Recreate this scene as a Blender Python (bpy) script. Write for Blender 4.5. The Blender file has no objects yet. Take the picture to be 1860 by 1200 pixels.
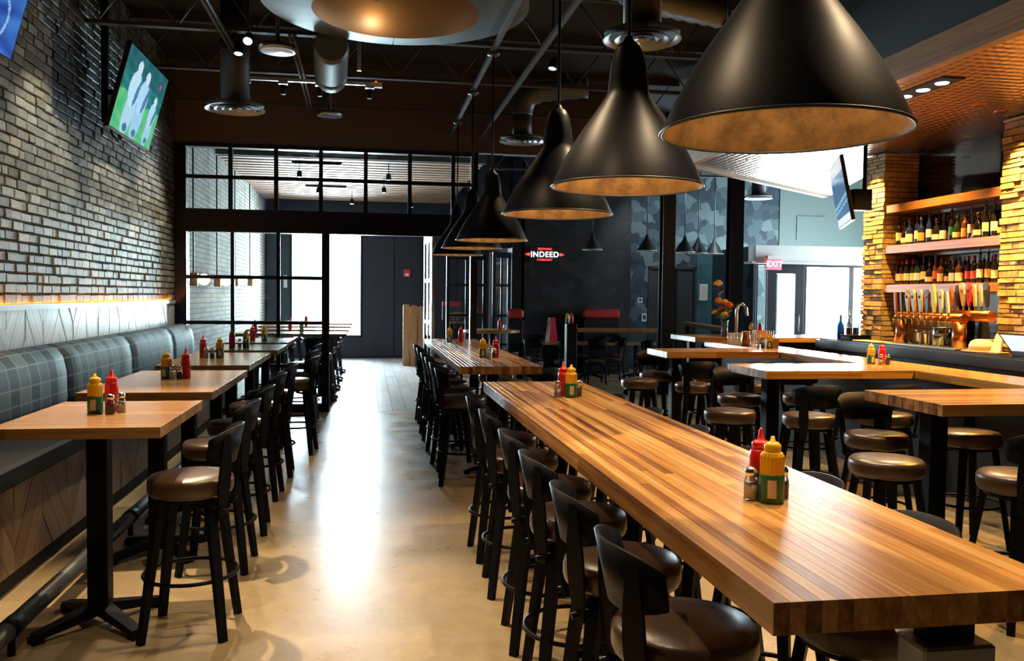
import bpy, bmesh, math, random
from mathutils import Vector, Matrix
random.seed(7)
R_ = math.radians
SC = bpy.context.scene
COL = SC.collection

# ------------------------------------------------------------------ camera
# camera measured from the vanishing point of the long tables (670, 535), f = 1550 px, eye 1.68 m
FPX, EYE = 1550.0, 1.68
def cam_basis(vp=(670, 535), roll=0.004):
    yc = Vector(((vp[0]-930)/FPX, -(vp[1]-600)/FPX, -1)).normalized()
    up = Vector((math.sin(roll), math.cos(roll), 0))
    zc = (up - yc*up.dot(yc)).normalized()
    xc = yc.cross(zc)
    return Matrix((xc, yc, zc))
CAMR = cam_basis()
cam = bpy.data.cameras.new('camera'); cam.sensor_width = 36; cam.lens = FPX/1860*36
cam.clip_start = 0.05; cam.clip_end = 200
camo = bpy.data.objects.new('camera', cam); COL.objects.link(camo)
camo.matrix_world = Matrix.Translation((0, 0, EYE)) @ CAMR.to_4x4()
SC.camera = camo
def ray(px, py): return CAMR @ Vector(((px-930)/FPX, -(py-600)/FPX, -1))
def atz(px, py, z): d = ray(px, py); t = (z-EYE)/d.z; return Vector((0, 0, EYE)) + d*t
def aty(px, py, y): d = ray(px, py); t = y/d.y; return Vector((0, 0, EYE)) + d*t
def atx(px, py, x): d = ray(px, py); t = x/d.x; return Vector((0, 0, EYE)) + d*t

# ------------------------------------------------------------------ exposure, world, daylight
SC.view_settings.view_transform = 'Standard'; SC.view_settings.look = 'None'
SC.view_settings.exposure = 0.35; SC.view_settings.gamma = 1.0
SC.view_settings.use_curve_mapping = False
SC.cycles.use_denoising = True
SC.cycles.max_bounces = 7; SC.cycles.diffuse_bounces = 4; SC.cycles.glossy_bounces = 4
SC.cycles.transparent_max_bounces = 12; SC.cycles.transmission_bounces = 4
SC.cycles.sample_clamp_indirect = 6.0
SC.cycles.caustics_reflective = False; SC.cycles.caustics_refractive = False
W = bpy.data.worlds.new('world'); SC.world = W; W.use_nodes = True
W.node_tree.nodes['Background'].inputs[0].default_value = (0.80, 0.92, 1.0, 1)
W.node_tree.nodes['Background'].inputs[1].default_value = 6.0

def look_rot(src, dst):
    return (Vector(dst)-Vector(src)).to_track_quat('-Z', 'Y').to_euler()
def area(name, loc, target, sx, sy, power, color):
    l = bpy.data.lights.new(name, 'AREA'); l.shape = 'RECTANGLE'; l.size = sx; l.size_y = sy
    l.energy = power; l.color = color
    o = bpy.data.objects.new(name, l); COL.objects.link(o); o.location = loc
    o.rotation_euler = look_rot(loc, target); return o
DAY = (0.80, 0.92, 1.0)
# daylight entering by the tall window of the far room and the entrance
area('daylight_far_window', (-1.1, 23.3, 1.95), (-1.1, 0, 1.55), 2.2, 3.0, 2100, DAY)
area('daylight_entrance', (10.2, 18.75, 1.3), (10.2, 0, 1.2), 4.3, 2.5, 1800, DAY)
area('added_side_daylight', (12.4, 15.6, 2.2), (5.0, 16.5, 2.4), 4.0, 2.6, 620, DAY)  # unseen light added on the right to brighten the papered and grey walls

# ------------------------------------------------------------------ materials
MATS = {}
def nt(name):
    m = bpy.data.materials.new(name); m.use_nodes = True
    n = m.node_tree; b = n.nodes['Principled BSDF']; MATS[name] = m
    return m, n, b
def mat(name, c, rough=0.5, metal=0.0, emit=None, es=0.0, coat=0.0, spec=None):
    m, n, b = nt(name)
    b.inputs['Base Color'].default_value = (*c, 1); b.inputs['Roughness'].default_value = rough
    b.inputs['Metallic'].default_value = metal
    if coat: b.inputs['Coat Weight'].default_value = coat; b.inputs['Coat Roughness'].default_value = 0.08
    if spec is not None: b.inputs['Specular IOR Level'].default_value = spec
    if emit: b.inputs['Emission Color'].default_value = (*emit, 1); b.inputs['Emission Strength'].default_value = es
    return m
def node(n, t, **kw):
    x = n.nodes.new(t)
    for k, v in kw.items(): setattr(x, k, v)
    return x
def lk(n, a, b): n.links.new(a, b)
def math_(n, op, a, b=None):
    x = node(n, 'ShaderNodeMath', operation=op)
    for i, v in enumerate((a, b)):
        if v is None: continue
        if isinstance(v, (int, float)): x.inputs[i].default_value = v
        else: lk(n, v, x.inputs[i])
    return x.outputs[0]
def ramp(n, fac, stops, interp='LINEAR'):
    r = node(n, 'ShaderNodeValToRGB'); r.color_ramp.interpolation = interp
    e = r.color_ramp.elements
    while len(e) < len(stops): e.new(0.5)
    for el, (p, c) in zip(e, stops): el.position = p; el.color = (*c, 1)
    lk(n, fac, r.inputs[0]); return r.outputs[0]
def noise(n, vec, scale, detail=3, rough=0.5):
    x = node(n, 'ShaderNodeTexNoise'); x.inputs['Scale'].default_value = scale
    x.inputs['Detail'].default_value = detail; x.inputs['Roughness'].default_value = rough
    if vec is not None: lk(n, vec, x.inputs['Vector'])
    return x.outputs['Fac']
def mapping(n, vec, scale=(1, 1, 1), loc=None):
    x = node(n, 'ShaderNodeMapping'); x.inputs['Scale'].default_value = scale
    if loc is not None: lk(n, loc, x.inputs['Location'])
    lk(n, vec, x.inputs['Vector']); return x.outputs[0]
def mixc(n, fac, a, b, mode='MIX'):
    x = node(n, 'ShaderNodeMix', data_type='RGBA', blend_type=mode)
    for s, v in ((x.inputs[0], fac), (x.inputs[6], a), (x.inputs[7], b)):
        if isinstance(v, (int, float)): s.default_value = v
        elif isinstance(v, tuple): s.default_value = (*v, 1)
        else: lk(n, v, s)
    return x.outputs[2]
def bump(n, b, h, strength=0.3, dist=0.01):
    x = node(n, 'ShaderNodeBump'); x.inputs['Strength'].default_value = strength
    x.inputs['Distance'].default_value = dist; lk(n, h, x.inputs['Height']); lk(n, x.outputs[0], b.inputs['Normal'])
def objco(n): return node(n, 'ShaderNodeTexCoord').outputs['Object']
def sep(n, v): x = node(n, 'ShaderNodeSeparateXYZ'); lk(n, v, x.inputs[0]); return x.outputs
def comb(n, x=0, y=0, z=0):
    c = node(n, 'ShaderNodeCombineXYZ')
    for i, v in enumerate((x, y, z)):
        if isinstance(v, (int, float)): c.inputs[i].default_value = v
        else: lk(n, v, c.inputs[i])
    return c.outputs[0]
def geopos(n): return node(n, 'ShaderNodeNewGeometry').outputs['Position']

mat('black_metal', (0.0035, 0.0048, 0.009), 0.5, spec=0.10)
mat('black_frame', (0.006, 0.008, 0.014), 0.40, spec=0.3)
mat('black_matt', (0.007, 0.008, 0.011), 0.8)
mat('ceiling_black', (0.008, 0.009, 0.012), 0.9)
mat('steel', (0.30, 0.33, 0.35), 0.38, 1.0)
mat('chrome', (0.7, 0.72, 0.75), 0.15, 1.0)
mat('galvanised', (0.13, 0.165, 0.185), 0.5, 0.7)
mat('grey_metal', (0.055, 0.065, 0.072), 0.45, 0.5)
mat('joist_paint', (0.035, 0.040, 0.05), 0.55)
mat('conduit', (0.085, 0.105, 0.12), 0.5, 0.4)
mat('white_plastic', (0.75, 0.78, 0.80), 0.4)
mat('white_lens', (0.55, 0.68, 0.80), 0.4, emit=(0.6, 0.8, 1.0), es=0.12)
mat('blue_lens', (0.06, 0.12, 0.28), 0.35)
mat('taupe_paint', (0.085, 0.074, 0.078), 0.8)
mat('navy_paint', (0.012, 0.018, 0.035), 0.6)
mat('teal_panel', (0.020, 0.048, 0.070), 0.5)
mat('grey_wall', (0.16, 0.22, 0.22), 0.7)
mat('white_wall', (0.62, 0.66, 0.66), 0.7)
mat('dark_mirror', (0.010, 0.012, 0.018), 0.06, 0.0, spec=0.8)
mat('red_plastic', (0.62, 0.012, 0.015), 0.28)
mat('dark_red_plastic', (0.40, 0.008, 0.012), 0.28)
mat('yellow_plastic', (0.80, 0.46, 0.015), 0.30)
mat('green_label', (0.015, 0.13, 0.055), 0.4)
mat('cream_label', (0.62, 0.54, 0.38), 0.55)
mat('white_label', (0.7, 0.68, 0.62), 0.55)
mat('red_label', (0.55, 0.06, 0.05), 0.5)
mat('amber_label', (0.6, 0.30, 0.05), 0.5)
mat('dark_glass', (0.012, 0.010, 0.008), 0.06, spec=0.7)
mat('brown_glass', (0.09, 0.030, 0.008), 0.08, spec=0.7)
mat('green_glass', (0.012, 0.035, 0.018), 0.08, spec=0.7)
mat('navy_glass', (0.010, 0.022, 0.12), 0.08, spec=0.7)
mat('blue_glass', (0.0, 0.05, 0.75), 0.08, spec=0.8)
mat('cyan_liquid', (0.02, 0.33, 0.62), 0.15)
mat('red_liquid', (0.6, 0.03, 0.05), 0.15)
mat('salt', (0.75, 0.72, 0.66), 0.7)
mat('pepper', (0.10, 0.06, 0.04), 0.8)
mat('drum_brown', (0.16, 0.09, 0.035), 0.5)
mat('diffuser_grey', (0.30, 0.33, 0.36), 0.45, 0.3)
mat('copper', (0.62, 0.24, 0.11), 0.28, 1.0)
mat('brass', (0.75, 0.52, 0.20), 0.25, 1.0)
mat('counter_black', (0.010, 0.013, 0.020), 0.25)
mat('tv_bezel', (0.010, 0.010, 0.012), 0.25)
mat('bulb', (1, 0.8, 0.5), 0.4, emit=(1.0, 0.72, 0.38), es=5)
mat('globe', (1, 0.9, 0.75), 0.4, emit=(1.0, 0.86, 0.62), es=6)
mat('led_strip', (1, 0.5, 0.1), 0.5, emit=(1.0, 0.33, 0.03), es=70)
mat('downlight', (1, 0.8, 0.5), 0.5, emit=(1.0, 0.68, 0.32), es=9)
mat('spot_lens', (1, 1, 1), 0.3, emit=(0.9, 0.95, 1.0), es=2.2)
mat('track_lit', (0.6, 0.7, 0.75), 0.35, 0.6)
mat('red_led', (1, 0.1, 0.1), 0.5, emit=(1, 0.05, 0.05), es=5)
mat('neon_white', (1, 1, 1), 0.5, emit=(0.95, 0.97, 1.0), es=2.4)
mat('neon_red', (1, 0.1, 0.1), 0.5, emit=(1.0, 0.06, 0.05), es=1.6)
mat('exit_face', (0.8, 0.25, 0.35), 0.4, emit=(0.9, 0.10, 0.20), es=0.55)
mat('exit_letter', (1, 0.8, 0.85), 0.4, emit=(1.0, 0.75, 0.82), es=0.9)
mat('alarm_red', (0.65, 0.03, 0.06), 0.4)
mat('booth_red', (0.32, 0.018, 0.015), 0.4)
mat('light_wood', (0.42, 0.24, 0.12), 0.5)
mat('leaf', (0.16, 0.26, 0.03), 0.5)
mat('stem', (0.04, 0.09, 0.02), 0.5)
mat('petal_orange', (0.85, 0.24, 0.03), 0.5)
mat('petal_yellow', (0.85, 0.60, 0.12), 0.5)
mat('petal_dark', (0.04, 0.01, 0.02), 0.5)
mat('ceramic', (0.72, 0.66, 0.52), 0.35)
mat('paper', (0.62, 0.56, 0.46), 0.7)
mat('tap_cream', (0.72, 0.58, 0.34), 0.4)
mat('tap_yellow', (0.85, 0.62, 0.02), 0.4)
mat('tap_orange', (0.65, 0.12, 0.03), 0.4)
mat('tap_dark', (0.03, 0.02, 0.02), 0.4)
mat('tap_red', (0.55, 0.04, 0.03), 0.4)
mat('screen_white', (0.1, 0.1, 0.1), 0.3, emit=(0.75, 0.85, 1.0), es=0.9)
mat('dark_fabric', (0.005, 0.006, 0.009), 0.65, spec=0.2)

def m_glass(name, tint, gloss=0.12, rough=0.02):
    m, n, b = nt(name); n.nodes.remove(b)
    tr = node(n, 'ShaderNodeBsdfTransparent'); tr.inputs[0].default_value = (*tint, 1)
    gl = node(n, 'ShaderNodeBsdfGlossy'); gl.inputs['Roughness'].default_value = rough
    lw = node(n, 'ShaderNodeFresnel'); lw.inputs[0].default_value = 1.45
    f = math_(n, 'ADD', math_(n, 'MULTIPLY', lw.outputs[0], 0.9), gloss*0.2)
    mx = node(n, 'ShaderNodeMixShader'); lk(n, f, mx.inputs[0]); lk(n, tr.outputs[0], mx.inputs[1]); lk(n, gl.outputs[0], mx.inputs[2])
    lk(n, mx.outputs[0], n.nodes['Material Output'].inputs['Surface'])
m_glass('pane_glass', (0.93, 0.97, 0.97))
m_glass('clear_glass', (0.80, 0.84, 0.85), 0.5)
def m_frost():
    m, n, b = nt('pint_clear'); n.nodes.remove(b)
    tr = node(n, 'ShaderNodeBsdfTransparent'); df = node(n, 'ShaderNodeBsdfDiffuse'); gl = node(n, 'ShaderNodeBsdfGlossy'); gl.inputs['Roughness'].default_value = 0.05
    df.inputs[0].default_value = (0.85, 0.88, 0.88, 1)
    a = node(n, 'ShaderNodeMixShader'); a.inputs[0].default_value = 0.18; lk(n, tr.outputs[0], a.inputs[1]); lk(n, df.outputs[0], a.inputs[2])
    c = node(n, 'ShaderNodeMixShader'); c.inputs[0].default_value = 0.10; lk(n, a.outputs[0], c.inputs[1]); lk(n, gl.outputs[0], c.inputs[2])
    lk(n, c.outputs[0], n.nodes['Material Output'].inputs['Surface'])
m_frost()
m_glass('whisky_glass', (0.62, 0.33, 0.12), 0.5)

def m_concrete():
    m, n, b = nt('polished_concrete'); p = geopos(n)
    a = noise(n, p, 0.8, 5, 0.6); c = noise(n, p, 9, 6, 0.7); g = noise(n, p, 180, 2, 0.6)
    base = ramp(n, a, [(0.3, (0.27, 0.20, 0.105)), (0.52, (0.35, 0.268, 0.148)), (0.72, (0.42, 0.33, 0.195))])
    base = mixc(n, 0.35, base, ramp(n, c, [(0.35, (0.25, 0.19, 0.11)), (0.65, (0.42, 0.345, 0.23))]))
    base = mixc(n, ramp(n, g, [(0.62, (0, 0, 0)), (0.70, (1, 1, 1))]), base, (0.12, 0.095, 0.065))
    s = sep(n, p)
    def joint(coord, per, off):
        f = math_(n, 'FRACT', math_(n, 'DIVIDE', math_(n, 'ADD', coord, off), per))
        return math_(n, 'LESS_THAN', f, 0.0025)
    j = math_(n, 'MAXIMUM', joint(s[0], 3.2, 1.55), joint(s[1], 3.2, 0.35))
    base = mixc(n, math_(n, 'MULTIPLY', j, 0.6), base, (0.08, 0.06, 0.045))
    lk(n, base, b.inputs['Base Color'])
    r = ramp(n, noise(n, p, 2.2, 6, 0.65), [(0.3, (0.24,)*3), (0.7, (0.40,)*3)])
    lk(n, r, b.inputs['Roughness']); b.inputs['Specular IOR Level'].default_value = 0.75
m_concrete()

def m_butcher(name, stops, seglen=1.7, rough=0.22):
    m, n, b = nt(name); co = objco(n); s = sep(n, co)
    rnd = node(n, 'ShaderNodeObjectInfo').outputs['Random']
    y = math_(n, 'ADD', s[1], math_(n, 'MULTIPLY', rnd, 9.0))
    seg = math_(n, 'FLOOR', math_(n, 'DIVIDE', y, seglen))
    wn = node(n, 'ShaderNodeTexWhiteNoise', noise_dimensions='2D')
    lk(n, comb(n, seg, math_(n, 'MULTIPLY', rnd, 57.3), 0), wn.inputs['Vector'])
    off = comb(n, math_(n, 'MULTIPLY', rnd, 31.0), math_(n, 'MULTIPLY', seg, 3.1), 0)
    gv = mapping(n, co, (70, 1.1, 40), off)
    g = noise(n, gv, 1.0, 5, 0.62)
    gv2 = mapping(n, co, (26, 0.75, 20), off)
    g2 = noise(n, gv2, 1.0, 3, 0.6)
    t = math_(n, 'ADD', math_(n, 'MULTIPLY', wn.outputs[0], 0.50), math_(n, 'MULTIPLY', g2, 0.84))
    t = math_(n, 'SUBTRACT', t, 0.13)
    c = ramp(n, t, stops)
    c = mixc(n, 0.55, c, ramp(n, g, [(0.34, (0.42, 0.33, 0.27)), (0.55, (1, 1, 1))]), 'MULTIPLY')
    lk(n, c, b.inputs['Base Color'])
    b.inputs['Roughness'].default_value = rough; b.inputs['Specular IOR Level'].default_value = 0.55
    bump(n, b, g, 0.05, 0.004)
m_butcher('butcher_block', [(0.14, (0.085, 0.030, 0.010)), (0.32, (0.25, 0.105, 0.028)), (0.55, (0.47, 0.235, 0.066)), (0.82, (0.66, 0.40, 0.145))])
m_butcher('maple_block', [(0.0, (0.22, 0.115, 0.045)), (0.45, (0.32, 0.175, 0.07)), (1.0, (0.42, 0.25, 0.11))], 0.8, 0.24)
m_butcher('bar_block', [(0.05, (0.20, 0.095, 0.022)), (0.4, (0.36, 0.19, 0.042)), (0.8, (0.52, 0.31, 0.075))], 0.9, 0.2)
m_butcher('shelf_wood', [(0.0, (0.20, 0.085, 0.035)), (1.0, (0.36, 0.18, 0.085))], 3.0, 0.4)
m_butcher('slat_wood', [(0.0, (0.30, 0.16, 0.10)), (1.0, (0.48, 0.29, 0.19))], 3.0, 0.5)
m_butcher('white_plank', [(0.0, (0.42, 0.42, 0.39)), (0.5, (0.60, 0.595, 0.555)), (1.0, (0.75, 0.745, 0.71))], 5.0, 0.34)
m_butcher('dark_plank', [(0.0, (0.15, 0.085, 0.045)), (0.5, (0.25, 0.165, 0.10)), (1.0, (0.33, 0.26, 0.185))], 5.0, 0.4)
m_butcher('floor_plank', [(0.0, (0.30, 0.34, 0.36)), (0.5, (0.46, 0.50, 0.52)), (1.0, (0.60, 0.63, 0.65))], 5.0, 0.3)
m_butcher('beam_wood', [(0.0, (0.24, 0.13, 0.06)), (1.0, (0.42, 0.26, 0.14))], 5.0, 0.45)

def m_brick():
    m, n, b = nt('painted_brick'); p = geopos(n)
    oi = node(n, 'ShaderNodeAttribute', attribute_name='tone').outputs['Fac']
    rnd = node(n, 'ShaderNodeObjectInfo').outputs['Random']
    v = math_(n, 'FRACT', math_(n, 'ADD', oi, math_(n, 'MULTIPLY', rnd, 7.0)))
    base = ramp(n, v, [(0.0, (0.105, 0.088, 0.056)), (0.35, (0.18, 0.152, 0.102)), (0.7, (0.26, 0.228, 0.162)), (1.0, (0.39, 0.36, 0.285))])
    a = noise(n, p, 1.1, 4, 0.6); f = noise(n, p, 22, 5, 0.7)
    base = mixc(n, ramp(n, a, [(0.45, (0, 0, 0)), (0.62, (0.7, 0.7, 0.7))]), base, (0.17, 0.17, 0.15))
    base = mixc(n, 0.6, base, ramp(n, f, [(0.3, (0.4, 0.4, 0.4)), (0.6, (1, 1, 1))]), 'MULTIPLY')
    # an old dark rectangle of paint left on the masonry
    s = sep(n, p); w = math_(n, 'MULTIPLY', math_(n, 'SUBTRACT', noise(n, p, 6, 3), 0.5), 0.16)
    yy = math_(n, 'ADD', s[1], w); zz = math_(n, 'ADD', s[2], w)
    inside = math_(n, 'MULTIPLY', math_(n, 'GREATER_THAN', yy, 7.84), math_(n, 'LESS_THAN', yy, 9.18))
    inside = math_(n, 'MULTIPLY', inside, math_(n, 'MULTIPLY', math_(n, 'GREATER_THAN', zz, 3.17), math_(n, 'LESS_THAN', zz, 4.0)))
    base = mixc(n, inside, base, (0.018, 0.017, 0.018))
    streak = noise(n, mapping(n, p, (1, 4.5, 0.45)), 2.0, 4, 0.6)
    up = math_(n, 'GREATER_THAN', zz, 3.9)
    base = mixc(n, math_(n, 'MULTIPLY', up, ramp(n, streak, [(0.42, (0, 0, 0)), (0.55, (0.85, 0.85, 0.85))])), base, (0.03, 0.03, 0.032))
    lk(n, base, b.inputs['Base Color']); b.inputs['Roughness'].default_value = 0.55
    bump(n, b, f, 0.6, 0.008)
m_brick()
mat('mortar', (0.10, 0.09, 0.07), 0.9)

def m_brick_far():
    m, n, b = nt('far_brick'); s = sep(n, geopos(n))
    x = node(n, 'ShaderNodeTexBrick'); lk(n, comb(n, s[1], s[2], 0), x.inputs['Vector'])
    for k, v in (('Color1', (0.34, 0.33, 0.29, 1)), ('Color2', (0.52, 0.51, 0.47, 1)), ('Mortar', (0.16, 0.155, 0.14, 1))): x.inputs[k].default_value = v
    for k, v in (('Scale', 1.0), ('Mortar Size', 0.008), ('Brick Width', 0.21), ('Row Height', 0.08)): x.inputs[k].default_value = v
    lk(n, x.outputs['Color'], b.inputs['Base Color']); b.inputs['Roughness'].default_value = 0.9; b.inputs['Specular IOR Level'].default_value = 0.15
    bump(n, b, math_(n, 'SUBTRACT', 1, x.outputs['Fac']), 0.6, 0.01)
m_brick_far()

def m_plaid():
    m, n, b = nt('plaid_fabric'); s = sep(n, geopos(n))
    u = math_(n, 'DIVIDE', s[1], 0.36); v = math_(n, 'DIVIDE', math_(n, 'ADD', s[2], math_(n, 'MULTIPLY', s[0], -0.6)), 0.27)
    fu = math_(n, 'FRACT', u); fv = math_(n, 'FRACT', v)
    du = math_(n, 'LESS_THAN', fu, 0.42); dv = math_(n, 'LESS_THAN', fv, 0.5)
    c = mixc(n, math_(n, 'MULTIPLY', du, 0.80), (0.075, 0.130, 0.152), (0.004, 0.010, 0.030))
    c = mixc(n, math_(n, 'MULTIPLY', dv, 0.60), c, (0.013, 0.030, 0.052))
    def line(f, a): return math_(n, 'LESS_THAN', math_(n, 'ABSOLUTE', math_(n, 'SUBTRACT', f, a)), 0.022)
    l = math_(n, 'MAXIMUM', math_(n, 'MAXIMUM', line(fu, 0.46), line(fu, 0.96)), math_(n, 'MAXIMUM', line(fv, 0.54), line(fv, 0.96)))
    c = mixc(n, math_(n, 'MULTIPLY', l, 0.7), c, (0.20, 0.27, 0.285))
    w = noise(n, geopos(n), 260, 2)
    c = mixc(n, 0.3, c, ramp(n, w, [(0.35, (0.5, 0.5, 0.5)), (0.6, (1, 1, 1))]), 'MULTIPLY')
    lk(n, c, b.inputs['Base Color']); b.inputs['Roughness'].default_value = 0.65
m_plaid()

def m_vinyl():
    m, n, b = nt('brown_vinyl'); co = objco(n)
    rnd = node(n, 'ShaderNodeObjectInfo').outputs['Random']
    c = ramp(n, rnd, [(0.0, (0.040, 0.024, 0.017)), (1.0, (0.075, 0.043, 0.029))])
    lk(n, c, b.inputs['Base Color']); b.inputs['Roughness'].default_value = 0.34; b.inputs['Specular IOR Level'].default_value = 0.6
    bump(n, b, noise(n, co, 140, 4), 0.18, 0.003)
m_vinyl()

def m_wallpaper(name, stops, scale=4.6):
    m, n, b = nt(name); p = geopos(n); s = sep(n, p)
    w = noise(n, p, 1.2, 2)
    v = comb(n, math_(n, 'ADD', s[0], s[1]), math_(n, 'ADD', s[2], 0), 0)
    x = node(n, 'ShaderNodeTexVoronoi', voronoi_dimensions='2D', distance='MANHATTAN'); x.inputs['Scale'].default_value = scale
    r = node(n, 'ShaderNodeVectorRotate', rotation_type='Z_AXIS'); r.inputs['Angle'].default_value = 0.5
    lk(n, v, r.inputs['Vector']); lk(n, r.outputs[0], x.inputs['Vector'])
    h = sep(n, x.outputs['Color'])[0]
    lk(n, ramp(n, h, stops, 'CONSTANT'), b.inputs['Base Color']); b.inputs['Roughness'].default_value = 0.55
m_wallpaper('mosaic_wallpaper', [(0.0, (0.016, 0.036, 0.062)), (0.34, (0.030, 0.066, 0.092)), (0.56, (0.062, 0.115, 0.140)), (0.78, (0.135, 0.200, 0.220))])
m_wallpaper('dark_wallpaper', [(0.0, (0.003, 0.004, 0.008)), (0.4, (0.006, 0.008, 0.012)), (0.7, (0.013, 0.017, 0.022))])
def m_teal():
    m, n, b = nt('teal_plaster'); f = noise(n, geopos(n), 3.2, 4, 0.6)
    lk(n, ramp(n, f, [(0.35, (0.030, 0.105, 0.135)), (0.65, (0.062, 0.170, 0.200))]), b.inputs['Base Color']); b.inputs['Roughness'].default_value = 0.5
m_teal()

def m_tin():
    m, n, b = nt('pressed_tin'); s = sep(n, geopos(n)); k = 2*math.pi/0.10
    h = math_(n, 'ADD', math_(n, 'SINE', math_(n, 'MULTIPLY', s[0], k)), math_(n, 'SINE', math_(n, 'MULTIPLY', s[1], k)))
    h2 = noise(n, geopos(n), 14, 3)
    b.inputs['Base Color'].default_value = (0.42, 0.27, 0.19, 1); b.inputs['Metallic'].default_value = 0.85
    b.inputs['Roughness'].default_value = 0.26
    bump(n, b, math_(n, 'ADD', h, h2), 0.35, 0.006)
m_tin()

def m_stone():
    m, n, b = nt('ledge_stone'); rnd = node(n, 'ShaderNodeObjectInfo').outputs['Random']; f = noise(n, geopos(n), 30, 5, 0.7)
    c = ramp(n, rnd, [(0.0, (0.46, 0.33, 0.17)), (0.5, (0.60, 0.45, 0.25)), (1.0, (0.72, 0.58, 0.36))])
    c = mixc(n, 0.7, c, ramp(n, f, [(0.3, (0.45, 0.42, 0.4)), (0.6, (1, 1, 1))]), 'MULTIPLY')
    lk(n, c, b.inputs['Base Color']); b.inputs['Roughness'].default_value = 0.85
    bump(n, b, f, 0.9, 0.012)
m_stone()
mat('stone_backing', (0.12, 0.085, 0.05), 0.9)

def m_pendant():
    m, n, b = nt('pendant_enamel'); f = noise(n, objco(n), 60, 3)
    lk(n, ramp(n, f, [(0.3, (0.006, 0.008, 0.015)), (0.7, (0.010, 0.012, 0.018))]), b.inputs['Base Color'])
    b.inputs['Metallic'].default_value = 0.1; b.inputs['Roughness'].default_value = 0.42; b.inputs['Specular IOR Level'].default_value = 0.2
m_pendant()

def m_lining():
    m, n, b = nt('pendant_inside'); f = noise(n, objco(n), 9, 6, 0.7)
    lk(n, ramp(n, f, [(0.36, (0.13, 0.068, 0.022)), (0.66, (0.33, 0.185, 0.065))]), b.inputs['Base Color'])
    b.inputs['Roughness'].default_value = 0.55; b.inputs['Metallic'].default_value = 0.2
m_lining()

def m_screen(name, strength):
    m, n, b = nt(name)
    a = node(n, 'ShaderNodeAttribute', attribute_name='pic')
    b.inputs['Base Color'].default_value = (0.01, 0.01, 0.01, 1); b.inputs['Roughness'].default_value = 0.15
    lk(n, a.outputs['Color'], b.inputs['Emission Color']); b.inputs['Emission Strength'].default_value = strength
m_screen('screen_picture', 0.75)

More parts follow.
